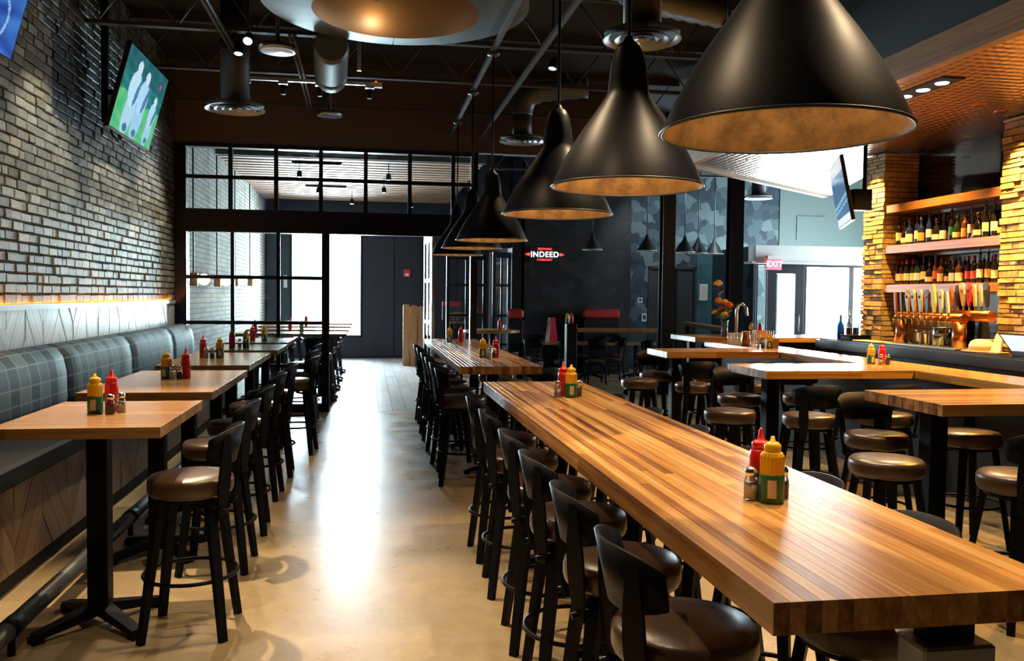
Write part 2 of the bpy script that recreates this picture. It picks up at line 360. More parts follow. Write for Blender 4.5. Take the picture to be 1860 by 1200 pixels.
# ------------------------------------------------------------------ mesh helpers
class MB:
    def __init__(s): s.v = []; s.f = []; s.sm = []
    def add(s, vs, fs, smooth=False, M=None):
        o = len(s.v)
        s.v += [tuple(M @ Vector(p)) if M is not None else tuple(p) for p in vs]
        s.f += [tuple(i+o for i in f) for f in fs]; s.sm += [smooth]*len(fs); return s
    def box(s, x0, x1, y0, y1, z0, z1, M=None):
        return s.add([(x, y, z) for x in (x0, x1) for y in (y0, y1) for z in (z0, z1)],
                     [(0, 1, 3, 2), (4, 6, 7, 5), (0, 4, 5, 1), (2, 3, 7, 6), (0, 2, 6, 4), (1, 5, 7, 3)], False, M)
    def cbox(s, x0, x1, y0, y1, z0, z1, c=0.004, M=None):      # box with chamfered upright edges and top
        def ring(z, d): return [(x0+d+c, y0+d, z), (x1-d-c, y0+d, z), (x1-d, y0+d+c, z), (x1-d, y1-d-c, z), (x1-d-c, y1-d, z), (x0+d+c, y1-d, z), (x0+d, y1-d-c, z), (x0+d, y0+d+c, z)]
        rs = [ring(z0, c), ring(z0+c, 0), ring(z1-c, 0), ring(z1, c)]
        return s.loft(rs, False, True, M)
    def loft(s, rings, smooth=True, caps=True, M=None, closed=True):
        vs = [p for r in rings for p in r]; k = len(rings[0]); fs = []
        for i in range(len(rings)-1):
            for j in range(k if closed else k-1):
                a, b = i*k+j, i*k+(j+1) % k; fs.append((a, b, b+k, a+k))
        o = len(s.v); s.add(vs, fs, smooth, M)
        if caps:
            s.f += [tuple(o+j for j in reversed(range(k))), tuple(o+(len(rings)-1)*k+j for j in range(k))]; s.sm += [False, False]
        return s
    def lathe(s, prof, seg=24, M=None, smooth=True, cx=0, cy=0):
        rings = [[(cx+r*math.cos(2*math.pi*j/seg), cy+r*math.sin(2*math.pi*j/seg), z) for j in range(seg)] for r, z in prof]
        return s.loft(rings, smooth, True, M)
    def tube(s, pts, r, seg=8, closed=False, M=None, flat=None):
        pts = [Vector(p) for p in pts]; rings = []; n = len(pts); pn = None
        for i, p in enumerate(pts):
            if closed: t = (pts[(i+1) % n]-pts[i-1]).normalized()
            else: t = (pts[min(i+1, n-1)]-pts[max(i-1, 0)]).normalized()
            if pn is None:
                a = Vector((0, 0, 1)) if abs(t.z) < 0.9 else Vector((1, 0, 0))
                pn = t.cross(a).normalized()
            pn = (pn - t*pn.dot(t)).normalized(); q = t.cross(pn)
            rr = r[i] if isinstance(r, (list, tuple)) else r
            rings.append([tuple(p+pn*rr*math.cos(2*math.pi*j/seg)+q*rr*math.sin(2*math.pi*j/seg)) for j in range(seg)])
        if closed: rings.append(rings[0])
        return s.loft(rings, True, not closed, M)
    def bar(s, a, b, w, d, w2=None, d2=None, up=(0, 0, 1)):     # rectangular bar from a to b
        a, b = Vector(a), Vector(b); t = (b-a).normalized(); u = Vector(up)
        if abs(t.dot(u)) > 0.95: u = Vector((1, 0, 0))
        p = t.cross(u).normalized(); q = p.cross(t)
        w2 = w2 or w; d2 = d2 or d
        def ring(c, w, d): return [tuple(c+p*sx*w/2+q*sy*d/2) for sx, sy in ((-1, -1), (1, -1), (1, 1), (-1, 1))]
        return s.loft([ring(a, w, d), ring(b, w2, d2)], False, True)
    def prism(s, poly, d0, d1, axis='z'):
        def pt(p, d): return {'z': (p[0], p[1], d), 'x': (d, p[0], p[1]), 'y': (p[0], d, p[1])}[axis]
        return s.loft([[pt(p, d0) for p in poly], [pt(p, d1) for p in poly]], False, True)
    def mesh(s, name, m):
        me = bpy.data.meshes.new(name); me.from_pydata(s.v, [], s.f); me.materials.append(MATS[m])
        me.polygons.foreach_set('use_smooth', s.sm)
        bm = bmesh.new(); bm.from_mesh(me); bmesh.ops.recalc_face_normals(bm, faces=bm.faces); bm.to_mesh(me); bm.free()
        me.update(); return me
    def build(s, name, m, parent=None, loc=(0, 0, 0), rz=0):
        return link(name, s.mesh(name, m), parent, loc, rz)
def link(name, me, parent=None, loc=(0, 0, 0), rz=0):
    o = bpy.data.objects.new(name, me); COL.objects.link(o); o.location = loc
    if rz: o.rotation_euler = (0, 0, rz)
    if parent: o.parent = parent
    return o
def tag(o, label, cat, group=None):
    o['label'] = label; o['category'] = cat
    if group: o['group'] = group
    return o
def thing(name, label, cat, loc=(0, 0, 0), rz=0, group=None):
    o = bpy.data.objects.new(name, None); COL.objects.link(o); o.location = loc; o.rotation_euler = (0, 0, rz)
    o.empty_display_size = 0.1
    return tag(o, label, cat, group)
def struct(o): o['kind'] = 'structure'; return o
def dup(root, loc, rz, label, group=None):
    r = root.copy(); COL.objects.link(r); r.location = loc; r.rotation_euler = (0, 0, rz); r['label'] = label
    if group: r['group'] = group
    for ch in root.children:
        c = ch.copy(); COL.objects.link(c); c.parent = r
        for g in ch.children:
            d = g.copy(); COL.objects.link(d); d.parent = c
    return r
ORD = ['first', 'second', 'third', 'fourth', 'fifth', 'sixth', 'seventh', 'eighth', 'ninth', 'tenth', 'eleventh', 'twelfth',
       'thirteenth', 'fourteenth', 'fifteenth', 'sixteenth', 'seventeenth', 'eighteenth', 'nineteenth', 'twentieth']
def spot(name, parent, loc, target, power, angle, color, blend=0.6, size=0.04):
    l = bpy.data.lights.new(name, 'SPOT'); l.energy = power; l.color = color; l.spot_size = R_(angle); l.spot_blend = blend
    l.shadow_soft_size = size
    o = bpy.data.objects.new(name, l); COL.objects.link(o); o.location = loc; o.rotation_euler = look_rot(loc, target)
    if parent: o.parent = parent
    return o
def point(name, parent, loc, power, color, size=0.05):
    l = bpy.data.lights.new(name, 'POINT'); l.energy = power; l.color = color; l.shadow_soft_size = size
    o = bpy.data.objects.new(name, l); COL.objects.link(o); o.location = loc
    if parent: o.parent = parent
    return o
WARM = (1.0, 0.72, 0.42); AMBER = (1.0, 0.49, 0.09); NEUT = (1.0, 0.84, 0.64)

# ------------------------------------------------------------------ room shell
DECK = 4.85; WX = -2.65; PY = 12.45; FAR = 22.9; RX = 7.08; WP_ = 19.3
struct(MB().box(-3.2, 12.5, -3, PY, -0.1, 0).build('floor', 'polished_concrete'))
ff = struct(MB().box(-3.2, 1.30, PY, 23.6, -0.1, -0.02).build('floor_far_room', 'black_matt'))
struct(MB().box(1.30, 12.5, PY, 23.6, -0.1, 0).build('floor_dining', 'polished_concrete'))
pk = MB().box(-0.098, 0.098, -0.898, 0.898, -0.02, 0).mesh('floor_board', 'floor_plank')
for i in range(20):
    y = PY+0.02-(i % 3)*0.6
    while y < 23.3:
        y0, y1 = max(y, PY+0.01), min(y+1.8, 23.4)
        if y1-y0 > 1.75: link('floor_board', pk, ff, (WX+0.1+i*0.2, (y0+y1)/2, 0))
        elif y1-y0 > 0.05: MB().box(-0.098, 0.098, -(y1-y0)/2+0.002, (y1-y0)/2-0.002, -0.02, 0).build('floor_board', 'floor_plank', ff, (WX+0.1+i*0.2, (y0+y1)/2, 0))
        y += 1.8
struct(MB().box(-3.2, 12.5, -3, 23.6, DECK, DECK+0.1).build('ceiling', 'ceiling_black'))
struct(MB().box(-3.2, 12.5, -3.1, -3.0, 0, DECK).build('wall_back', 'taupe_paint'))
struct(MB().box(12.5, 12.6, -3, WP_, 0, DECK).build('wall_right', 'grey_wall'))
wl = struct(MB().box(-2.9, WX-0.03, -3, PY, 0, DECK).build('wall_left', 'mortar'))
struct(MB().box(-2.9, WX, PY, 23.6, 0, DECK).build('wall_left_far', 'far_brick'))

# bricks of the left wall: the biggest in view are single objects, the others one joined part
BH, BP = 0.066, 0.0795
cands = []
row = 0; z = 1.585
while z < DECK-0.08:
    y = 2.0 - (row % 2)*0.11 - random.random()*0.03
    while y < PY-0.02:
        L = random.choice((0.2, 0.2, 0.2, 0.1, 0.19, 0.21)); y1 = min(y+L, PY)
        cands.append((y, y1, z, z+BH+random.uniform(-0.004, 0.004), random.uniform(0.0, 0.012), random.random())); y = y1+0.011
    z += BP; row += 1
def in_view(y, z):
    v = CAMR.inverted() @ (Vector((WX, y, z))-Vector((0, 0, EYE)))
    px, py = 930+FPX*v.x/-v.z, 600-FPX*v.y/-v.z
    return v.z < 0 and px > 2 and 2 < py < 1198
seen = sorted((c for c in cands if in_view((c[0]+c[1])/2, c[2]) and c[1]-c[0] > 0.15), key=lambda c: c[0])[:300]
single = set(id(c) for c in seen)
def brick_mesh(mb, c, y0=0, z0=0):
    a, b_, z0_, z1_, pr, t = c; e = 0.006
    def ring(x, d):
        j = [random.uniform(-0.003, 0.003) for _ in range(8)]
        return [(x, a-y0+d+j[0], z0_-z0+d+j[1]), (x, b_-y0-d+j[2], z0_-z0+d+j[3]), (x, b_-y0-d+j[4], z1_-z0-d+j[5]), (x, a-y0+d+j[6], z1_-z0-d+j[7])]
    mb.loft([ring(WX-0.03, 0), ring(WX+pr-0.012, 0), ring(WX+pr-0.004, e)], False, True)
def tone_attr(me, vals):
    at = me.attributes.new('tone', 'FLOAT', 'FACE'); at.data.foreach_set('value', vals)
rest = MB(); tones = []
for c in cands:
    if id(c) in single: continue
    k = len(rest.f); brick_mesh(rest, c); tones += [c[5]]*(len(rest.f)-k)
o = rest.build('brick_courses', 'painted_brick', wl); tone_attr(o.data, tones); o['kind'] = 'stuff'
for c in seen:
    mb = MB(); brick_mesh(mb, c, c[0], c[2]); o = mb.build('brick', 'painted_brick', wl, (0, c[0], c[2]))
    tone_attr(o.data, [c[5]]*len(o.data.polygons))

# partition header over the glazed screen
struct(MB().box(WX, 3.75, PY-0.06, PY+0.06, 3.75, DECK).build('wall_partition', 'taupe_paint'))

# far end of the far room
fw = struct(MB().box(-2.9, -2.02, FAR, FAR+0.15, 0, DECK).box(-0.17, 3.2, FAR, FAR+0.15, 0, DECK).box(-2.02, -0.17, FAR, FAR+0.15, 0, 0.55).box(-2.02, -0.17, FAR, FAR+0.15, 3.3, DECK).build('wall_far', 'navy_paint'))
for x0, x1 in ((-2.62, -2.04), (-0.15, 0.66), (0.69, 1.38), (1.41, 2.3)):
    MB().cbox(x0, x1, FAR-0.03, FAR-0.002, 0.05, 3.4, 0.006).build('wall_panel', 'teal_panel' if x1 < -1 else 'navy_paint', fw)
w1 = struct(MB().box(-2.02, -1.97, FAR-0.02, FAR+0.1, 0.55, 3.3).box(-0.22, -0.17, FAR-0.02, FAR+0.1, 0.55, 3.3).box(-2.02, -0.17, FAR-0.02, FAR+0.1, 0.55, 0.61).box(-2.02, -0.17, FAR-0.02, FAR+0.1, 3.24, 3.3).build('window_1', 'black_frame'))
MB().box(-1.97, -0.22, FAR+0.04, FAR+0.05, 0.61, 3.24).build('pane', 'pane_glass', w1)

# back walls of the dining side
DW, WP = 18.4, 19.2
struct(MB().box(3.2, 3.35, DW, 23.6, 0, DECK).box(3.35, 9.69, 23.3, 23.45, 0, DECK).build('wall_far_return', 'navy_paint'))
struct(MB().box(2.96*1.08, 5.333*1.08, DW, DW+0.15, 0, DECK).build('wall_dining', 'dark_wallpaper'))
xa, xb = 5.98, 9.69
wp = struct(MB().box(xa-0.3, 6.48, WP, WP+0.15, 0, DECK).box(7.59, 8.35, WP, WP+0.15, 0, DECK).box(6.48, 7.59, WP, WP+0.15, 2.38, DECK).box(8.35, xb, WP, WP+0.15, 0, DECK).build('wall_mosaic', 'mosaic_wallpaper'))
MB().box(7.64, 8.34, WP-0.012, WP-0.002, 0.1, 2.75).build('teal_finish', 'teal_plaster', wp)
struct(MB().box(xb, 12.5, WP-0.03, WP+0.15, 2.75, DECK).build('wall_over_entrance', 'grey_wall'))
ap = tag(MB().cbox(10.12, 10.83, WP-0.055, WP-0.032, 3.10, 3.68, 0.004).build('access_panel', 'grey_wall'), 'square flush access panel high on grey wall over the entrance', 'panel')
d1 = struct(MB().box(6.50, 7.57, WP+0.06, WP+0.10, 0, 2.36).build('door_1', 'grey_metal'))
MB().box(6.44, 6.50, WP-0.03, WP+0.14, 0, 2.42).box(7.57, 7.63, WP-0.03, WP+0.14, 0, 2.42).box(6.44, 7.63, WP-0.03, WP+0.14, 2.36, 2.42).build('door_frame', 'grey_metal', d1)
MB().box(7.12, 7.16, WP-0.01, WP+0.06, 0, 2.36).build('door_edge', 'black_frame', d1)
MB().tube([(7.02, WP+0.06, 1.0), (7.02, WP, 1.0), (7.02, WP, 1.12), (7.02, WP+0.06, 1.12)], 0.008).build('door_handle', 'steel', d1)

# entrance: white bulkhead, dark door and side glazing
EY = 17.0
en = struct(MB().box(7.95, 10.7, EY-0.25, EY+0.1, 2.46, 2.80).build('wall_entrance_bulkhead', 'white_wall'))
MB().box(7.85, 10.75, EY-0.29, EY+0.1, 2.42, 2.46).build('bulkhead_edge', 'white_wall', en)
def glazed(name, x0, x1, z0, z1, y, bars, parent=None, fw_=0.06, m='black_frame'):
    mb = MB().box(x0, x0+fw_, y-0.04, y+0.04, z0, z1).box(x1-fw_, x1, y-0.04, y+0.04, z0, z1)
    mb.box(x0+fw_, x1-fw_, y-0.04, y+0.04, z0, z0+fw_*1.5).box(x0+fw_, x1-fw_, y-0.04, y+0.04, z1-fw_, z1)
    o = mb.build(name, m, parent)
    MB().box(x0+fw_, x1-fw_, y-0.006, y+0.006, z0+fw_*1.5, z1-fw_).build('pane', 'pane_glass', o)
    return o
struct(glazed('window_2', 8.08, 8.32, 0, 2.42, EY, 0, None, 0.03))
d2 = struct(glazed('door_2', 8.33, 9.16, 0, 2.42, EY, 0, None, 0.20))
MB().tube([(9.02, EY-0.05, 1.0), (9.02, EY-0.12, 1.0), (9.02, EY-0.12, 1.35), (9.02, EY-0.05, 1.35)], 0.012).build('door_handle', 'steel', d2)
struct(glazed('window_3', 9.17, 10.25, 0, 2.42, EY, 0, None, 0.05))
struct(glazed('window_4', 10.26, 10.75, 0, 2.42, EY, 0, None, 0.05))
struct(MB().box(8.02, 8.07, EY-0.02, WP, 0, 2.8).build('wall_entrance_side', 'teal_panel'))

# black pressed ceiling, joists
joists = [2.0, 3.7, 5.35, 8.75, 10.3, 12.0, 13.7, 15.4, 17.1]
for i, jy in enumerate(joists):
    t = thing('bar_joist', 'dark open web steel joist, %s from the near end of the ceiling' % ORD[i], 'joist', (0, jy, 4.22), 0, 'steel joists under the deck')
    x0, x1 = WX, (4.44 if jy < 14 else 9.5)
    if jy > PY: x0 = 2.4
    MB().box(x0, x1, -0.035, -0.008, 0, 0.035).box(x0, x1, 0.008, 0.035, 0, 0.035).build('bottom_chord', 'joist_paint', t)
    MB().box(x0, x1, -0.035, 0.035, 0.53, 0.63).build('top_chord', 'joist_paint', t)
    k = 0; x = x0+0.1
    while x+0.42 < x1:
        a, b = (0.03, 0.53) if k % 2 == 0 else (0.53, 0.03)
        MB().tube([(x, 0, a), (x+0.36, 0, b)], 0.009, 6).build('web_rod', 'joist_paint', t); x += 0.36; k += 1

# glazed screen between the two rooms
def screen():
    w = thing('glazed_screen', 'black steel framed glass screen with small panes between the rooms', 'glass screen', (0, PY, 0))
    fr = lambda mb, nm='frame_bar': mb.build(nm, 'black_frame', w)
    D = 0.05
    fr(MB().box(WX, -2.49, -D, D, 0, 3.75)); fr(MB().box(WX, 1.56, -D-0.02, D+0.02, 3.695, 3.75)); fr(MB().box(WX, 1.56, -D-0.03, D+0.03, 2.53, 2.845), 'header_beam')
    fr(MB().box(-0.66, -0.555, -D, D, 0, 2.53)); fr(MB().box(-2.49, -0.66, -D, D, 0, 0.12), 'sill'); fr(MB().box(1.46, 1.56, -D, D, 0, 3.75))
    ups = [-2.49, -1.905, -1.29, -0.675, -0.05, 0.575, 1.20, 1.46]
    for a, b in zip(ups[1:-1], ups[1:-1]): fr(MB().box(a-0.028, a+0.028, -0.03, 0.03, 2.845, 3.695), 'glazing_bar')
    fr(MB().box(-2.49, 1.46, -0.03, 0.03, 3.265, 3.315), 'glazing_bar')
    for a, b in zip(ups[:-1], ups[1:]):
        for z0, z1 in ((2.845, 3.265), (3.315, 3.695)): MB().box(a+0.028, b-0.028, -0.005, 0.005, z0, z1).build('pane', 'pane_glass', w)
    lo = [-2.49, -1.88, -1.26, -0.66]; zs = [0.12, 0.66, 1.27, 1.905, 2.53]
    for a in lo[1:-1]: fr(MB().box(a-0.026, a+0.026, -0.03, 0.03, 0.12, 2.53), 'glazing_bar')
    for zz in zs[1:-1]: fr(MB().box(-2.49, -0.66, -0.028, 0.028, zz-0.025, zz+0.025), 'glazing_bar')
    for a, b in zip(lo[:-1], lo[1:]):
        for z0, z1 in zip(zs[:-1], zs[1:]): MB().box(a+0.026, b-0.026, -0.005, 0.005, z0+0.025, z1-0.025).build('pane', 'pane_glass', w)
    return w
screen()
def leaf(label, loc, rz, wid=0.9, h=2.55, m='black_frame'):
    t = thing('folding_door_leaf', label, 'folding door', loc, rz, 'black folding glass doors')
    MB().box(0, 0.07, -0.022, 0.022, 0.02, h).build('stile', m, t); MB().box(wid-0.07, wid, -0.022, 0.022, 0.02, h).build('stile', m, t)
    MB().box(wid/2-0.02, wid/2+0.02, -0.018, 0.018, 0.2, h-0.12).build('glazing_bar', m, t)
    MB().box(0.07, wid-0.07, -0.022, 0.022, h-0.12, h).build('top_rail', m, t); MB().box(0.07, wid-0.07, -0.022, 0.022, 0.02, 0.2).build('bottom_rail', m, t)
    for zz in (0.66, 1.27, 1.905): MB().box(0.07, wid-0.07, -0.018, 0.018, zz-0.025, zz+0.025).build('glazing_bar', m, t)
    for a, b in ((0.07, wid/2-0.02), (wid/2+0.02, wid-0.07)):
        for z0, z1 in zip((0.2, 0.685, 1.295, 1.93), (0.635, 1.245, 1.88, h-0.12)): MB().box(a, b, -0.004, 0.004, z0, z1).build('pane', 'pane_glass', t)
    return t
mat('black_frame_daylit', (0.30, 0.36, 0.40), 0.25)  # black frame lightened in its colour to imitate daylight on it
leaf('folded back door leaf coloured as if catching daylight beside the second long table', (0.93, PY+0.12, 0), R_(93), 1.0, 2.6, 'black_frame_daylit')
leaf('leftmost glass door leaf behind the round high table', (1.60, 17.9, 0), R_(3), 0.85)
leaf('angled glass door leaf with edges coloured as if daylit behind the round high table', (2.52, 17.9, 0), R_(68), 0.85, 2.6, 'black_frame_daylit')
leaf('rightmost glass door leaf next to the dark papered wall', (2.56, 17.78, 0), R_(8), 0.40, 2.6)
tag(MB().box(2.98, 3.18, 17.8, 18.4, 0, DECK).build('steel_column', 'black_frame'), 'square black column at left edge of the dark papered wall', 'column')
tag(MB().box(2.13, 2.975, 17.95, 18.05, 2.7, DECK).build('door_lintel', 'navy_paint'), 'dark lintel wall above the glass doors behind the round table', 'lintel')
for i, (x0, x1, nm) in enumerate(((4.99, 5.21, 'left'), (6.224, 6.46, 'right'))):
    t = thing('steel_column', 'black steel column with flanges, %s one of the pair behind the bar end' % nm, 'column', ((x0+x1)/2, 14.2, 0), 0, 'steel columns')
    w = (x1-x0)/2
    MB().box(-w, w, -0.10, -0.08, 0, DECK).build('flange', 'black_frame', t); MB().box(-w, w, 0.08, 0.10, 0, DECK).build('flange', 'black_frame', t)
    MB().box(-0.012-w*0.55, 0.012+w*0.55, -0.08, 0.08, 0, DECK).build('web', 'black_frame', t)

# slatted timber ceiling of the far room
sl = thing('slat_ceiling', 'timber slat ceiling hung in the bright room behind the glass', 'ceiling', (0, 0, 4.1))
me_s = MB().box(-0.09, 0.09, -2.35, 2.35, 0, 0.10).mesh('slat', 'slat_wood')
y = 15.9
while y < 22.7: link('slat', me_s, sl, (-0.28, y, 0), R_(90)); y += 0.33
MB().box(WX+0.02, 2.1, 15.5, 15.56, -0.02, 0.7).build('fascia', 'taupe_paint', sl)
MB().box(WX+0.02, 2.1, 13.0, 22.85, 0.30, 0.35).build('backing', 'taupe_paint', sl)

# ------------------------------------------------------------------ banquette on the left
bq = thing('banquette', 'long banquette with plaid back, dark seat and timber base on the brick wall', 'banquette', (-2.3, 8, 0))
bq.location = (0, 0, 0)
B0, B1 = 1.2, 12.2
MB().box(WX, -1.97, B0, B1, 0.10, 0.60).build('carcass', 'black_matt', bq)
MB().box(WX, -1.99, B0, B1, 0.0, 0.10).build('plinth', 'black_matt', bq)
MB().cbox(-2.45, -1.90, B0, B1, 0.605, 0.735, 0.02).build('seat', 'dark_fabric', bq)
seams = [B0, 3.3, 5.35, 7.22, 9.09, 10.93, B1]
for a, b in zip(seams[:-1], seams[1:]):
    prof = [(-2.59, 0.74), (-2.36, 0.74), (-2.34, 0.85), (-2.345, 1.05), (-2.37, 1.17), (-2.42, 1.235), (-2.50, 1.26), (-2.58, 1.25), (-2.60, 1.18)]
    L = b-a; ys = [(a+0.003, 0.025), (a+0.012, 0.008), (a+0.03, 0)] + [(a+0.03+(L-0.06)*k/8, 0) for k in range(1, 8)] + [(b-0.03, 0), (b-0.012, 0.008), (b-0.003, 0.025)]
    MB().loft([[(px+(-d if px > -2.5 else d*0.3), yy, pz-(d if pz > 1 else 0)) for px, pz in prof] for yy, d in ys], True, True).build('back_cushion', 'plaid_fabric', bq)
MB().cbox(-2.60, -1.92, B1, B1+0.04, 0, 0.74, 0.006).build('end_panel', 'black_matt', bq)

def clip(poly, axis, lim, keep_less):
    out = []
    for i, p in enumerate(poly):
        q = poly[(i+1) % len(poly)]
        ip = (p[axis] <= lim) == keep_less or p[axis] == lim; iq = (q[axis] <= lim) == keep_less or q[axis] == lim
        if ip: out.append(p)
        if ip != iq:
            t = (lim-p[axis])/(q[axis]-p[axis]); out.append(tuple(p[k]+(q[k]-p[k])*t for k in (0, 1)))
    return out
def chevron(parent, xface, thick, y0, y1, z0, z1, colw, slope, pitch, m):
    k = 0; y = y0
    while y < y1-0.01:
        s = 1 if k % 2 == 0 else -1
        rise = slope*colw; z = z0-rise-pitch
        while z < z1+rise:
            a, b = (z, z+rise) if s > 0 else (z+rise, z)
            poly = [(y+0.002, a+0.003), (y+colw-0.002, b+0.003), (y+colw-0.002, b+pitch-0.003), (y+0.002, a+pitch-0.003)]
            for ax, lim, ks in ((1, z1, True), (1, z0, False), (0, y1, True)):
                if len(poly) >= 3: poly = clip(poly, ax, lim, ks)
            if len(poly) >= 3:
                cy = sum(p[0] for p in poly)/len(poly); cz = sum(p[1] for p in poly)/len(poly)
                ar = abs(sum(poly[i][0]*poly[(i+1) % len(poly)][1]-poly[(i+1) % len(poly)][0]*poly[i][1] for i in range(len(poly))))/2
                if ar > 0.0012:
                    # each board lies along its own grain: local Y runs with the slope
                    ang = math.atan2(rise*s, colw); ca, sa = math.cos(ang), math.sin(ang)
                    loc = [((p[0]-cy)*ca+(p[1]-cz)*sa, -(p[0]-cy)*sa+(p[1]-cz)*ca) for p in poly]
                    d = thick*random.uniform(0.75, 1.0)
                    o = MB().prism(loc, 0, d, 'x').build('board', m, parent, (xface, cy, cz)); o.rotation_euler = (ang, 0, 0)
            z += pitch
        y += colw; k += 1
wd = thing('timber_cladding', 'whitewashed chevron timber cladding above the plaid bench back', 'cladding', (0, 0, 0))
MB().box(WX, WX+0.02, B0, B1+0.06, 1.10, 1.53).build('backing', 'black_matt', wd)
chevron(wd, WX+0.02, 0.018, 4.6, B1+0.05, 1.12, 1.535, 0.36, 1.45, 0.20, 'white_plank')
MB().box(WX, WX+0.05, B0, B1+0.06, 1.535, 1.553).box(WX+0.04, WX+0.05, B0, B1+0.06, 1.553, 1.578).build('cap_ledge', 'white_plank', wd)
MB().box(WX+0.004, WX+0.012, B0, B1, 1.5535, 1.561).build('led_strip', 'led_strip', wd)
chevron(bq, -1.97, 0.02, 2.6, B1, 0.11, 0.60, 0.42, 1.3, 0.22, 'dark_plank')
fr_ = thing('foot_rail', 'round grey foot rail along the floor below the bench', 'foot rail', (-1.62, 0, 0))
MB().tube([(0, 1.3, 0.13), (0, 12.1, 0.13)], 0.045, 16).build('rail', 'grey_metal', fr_)
for yy in (2.2, 4.2, 6.2, 8.2, 10.2, 11.9):
    MB().tube([(0, yy, 0.13), (0, yy, 0.0)], 0.018, 8).build('bracket', 'black_metal', fr_)
    MB().tube([(0, yy-0.06, 0.13), (0, yy+0.06, 0.13)], 0.049, 16).build('collar', 'black_metal', fr_)

# ------------------------------------------------------------------ tables
def staves(parent, x0, x1, y0, y1, ztop, th, n, m, along='y'):
    if along == 'y':
        w, L = (x1-x0)/n, y1-y0
        me = MB().cbox(-w/2+0.0002, w/2-0.0002, -L/2, L/2, -th, 0, 0.0005).mesh('stave', m)
        for i in range(n): link('stave', me, parent, (x0+w*(i+0.5), (y0+y1)/2, ztop))
    else:
        w, L = (y1-y0)/n, x1-x0
        me = MB().cbox(-w/2+0.0002, w/2-0.0002, -L/2, L/2, -th, 0, 0.0005).mesh('stave', m)
        for i in range(n): link('stave', me, parent, ((x0+x1)/2, y0+w*(i+0.5), ztop), R_(90))
def cross_base(parent, x, y, ztop, col=0.095, reach=0.33, rot=45):
    MB().cbox(x-col/2, x+col/2, y-col/2, y+col/2, 0.07, ztop, 0.004).build('column', 'black_metal', parent)
    for k in range(4):
        a = R_(rot+90*k); c, s = math.cos(a), math.sin(a)
        MB().bar((x+c*0.02, y+s*0.02, 0.085), (x+c*reach, y+s*reach, 0.032), 0.075, 0.055, 0.055, 0.03).bar((x+c*(reach-0.04), y+s*(reach-0.04), 0.016), (x+c*(reach+0.015), y+s*(reach+0.015), 0.016), 0.06, 0.032).build('foot', 'black_metal', parent)
    MB().box(x-0.16, x+0.16, y-0.05, y+0.05, ztop-0.012, ztop).build('top_plate', 'black_metal', parent)
TZ = 1.07
t1 = thing('communal_table', 'near long butcher block high table with striped end in the foreground', 'table', (0, 0, 0))
t1y0, t1y1 = 1.58, 6.0
staves(t1, 0.805, 1.51, t1y0, t1y1, TZ, 0.068, 20, 'butcher_block')
for yy in (3.77, 5.13): cross_base(t1, 1.157, yy, TZ-0.069, 0.095, 0.24, 0)
MB().cbox(1.15, 1.322, 1.59, 1.685, 0.0, 0.95, 0.006).build('end_pedestal', 'steel', t1)
MB().box(1.18, 1.29, 1.62, 1.67, 0.95, TZ-0.069).build('top_plate', 'black_metal', t1)
t2 = thing('communal_table', 'farther long butcher block high table with two condiment sets', 'table', (0, 0, 0))
staves(t2, 0.775, 1.50, 7.30, 12.0, TZ, 0.068, 20, 'butcher_block')
for yy in (7.96, 9.36, 10.95): cross_base(t2, 1.147, yy, TZ-0.069, 0.095, 0.24, 0)
LT = [(4.06, 5.05, -1.66, -0.93), (5.48, 7.02, -1.74, -0.95), (7.5, 9.12, -1.76, -1.0), (9.5, 10.6, -1.76, -0.97), (10.95, 12.15, -1.76, -1.0)]
LTN = ['nearest maple topped high table along the plaid bench', 'second maple topped high table along the plaid bench, on two black posts',
       'third maple topped high table along the plaid bench', 'fourth maple topped high table along the plaid bench', 'last maple topped high table along the bench, against the glass screen']
for i, (y0, y1, x0, x1) in enumerate(LT):
    t = thing('high_table', LTN[i], 'table', (0, 0, 0), 0, 'high tables along the bench')
    staves(t, x0, x1, y0, y1, TZ, 0.05, 9, 'maple_block', 'x')
    for yy in ([4.55], [5.75, 6.72], [7.9, 8.75], [10.05], [11.55])[i]: cross_base(t, -1.335, yy, TZ-0.051, 0.098)
# round high table
rt = thing('round_high_table', 'round wooden high table in front of the glass doors', 'table', (2.2, 15.3, 0))
MB().lathe([(0, 1.02), (0.50, 1.02), (0.515, 1.03), (0.515, 1.06), (0.505, 1.07), (0, 1.07)], 40).build('top', 'maple_block', rt)
MB().lathe([(0.04, 0.03), (0.04, 1.02)], 16).build('column', 'black_metal', rt)
MB().lathe([(0, 0), (0.28, 0), (0.28, 0.015), (0.05, 0.05), (0, 0.05)], 32).build('base', 'black_metal', rt)

# ------------------------------------------------------------------ bar with peninsulas
bar = thing('bar_counter', 'long butcher block bar counter lit yellow in front of the back bar', 'bar counter', (0, 0, 0))
staves(bar, 4.70, 5.22, 2.0, 11.48, TZ, 0.068, 13, 'bar_block')
MB().box(4.95, 5.12, 2.0, 11.45, 0.0, TZ-0.069).build('front_panel', 'black_matt', bar)
pens = [(9.2, 9.9, 'farthest'), (6.75, 7.55, 'middle'), (4.5, 5.3, 'nearest')]
for y0, y1, nm in pens:
    t = thing('bar_peninsula', '%s butcher block peninsula table reaching out from the bar' % nm, 'table', (0, 0, 0), 0, 'peninsula tables of the bar')
    staves(t, 3.325, 4.698, y0, y1, TZ, 0.07, 18, 'butcher_block', 'x')
    ym = (y0+y1)/2
    MB().cbox(3.50, 3.62, ym-0.06, ym+0.06, 0, TZ-0.071, 0.004).build('post', 'black_metal', t)
    MB().box(3.47, 3.65, ym-0.1, ym+0.1, 0.0, 0.012).build('base_plate', 'black_metal', t)
be = thing('raised_bar_end', 'raised amber lit bar end with flower vase on it', 'bar counter', (0, 0, 0))
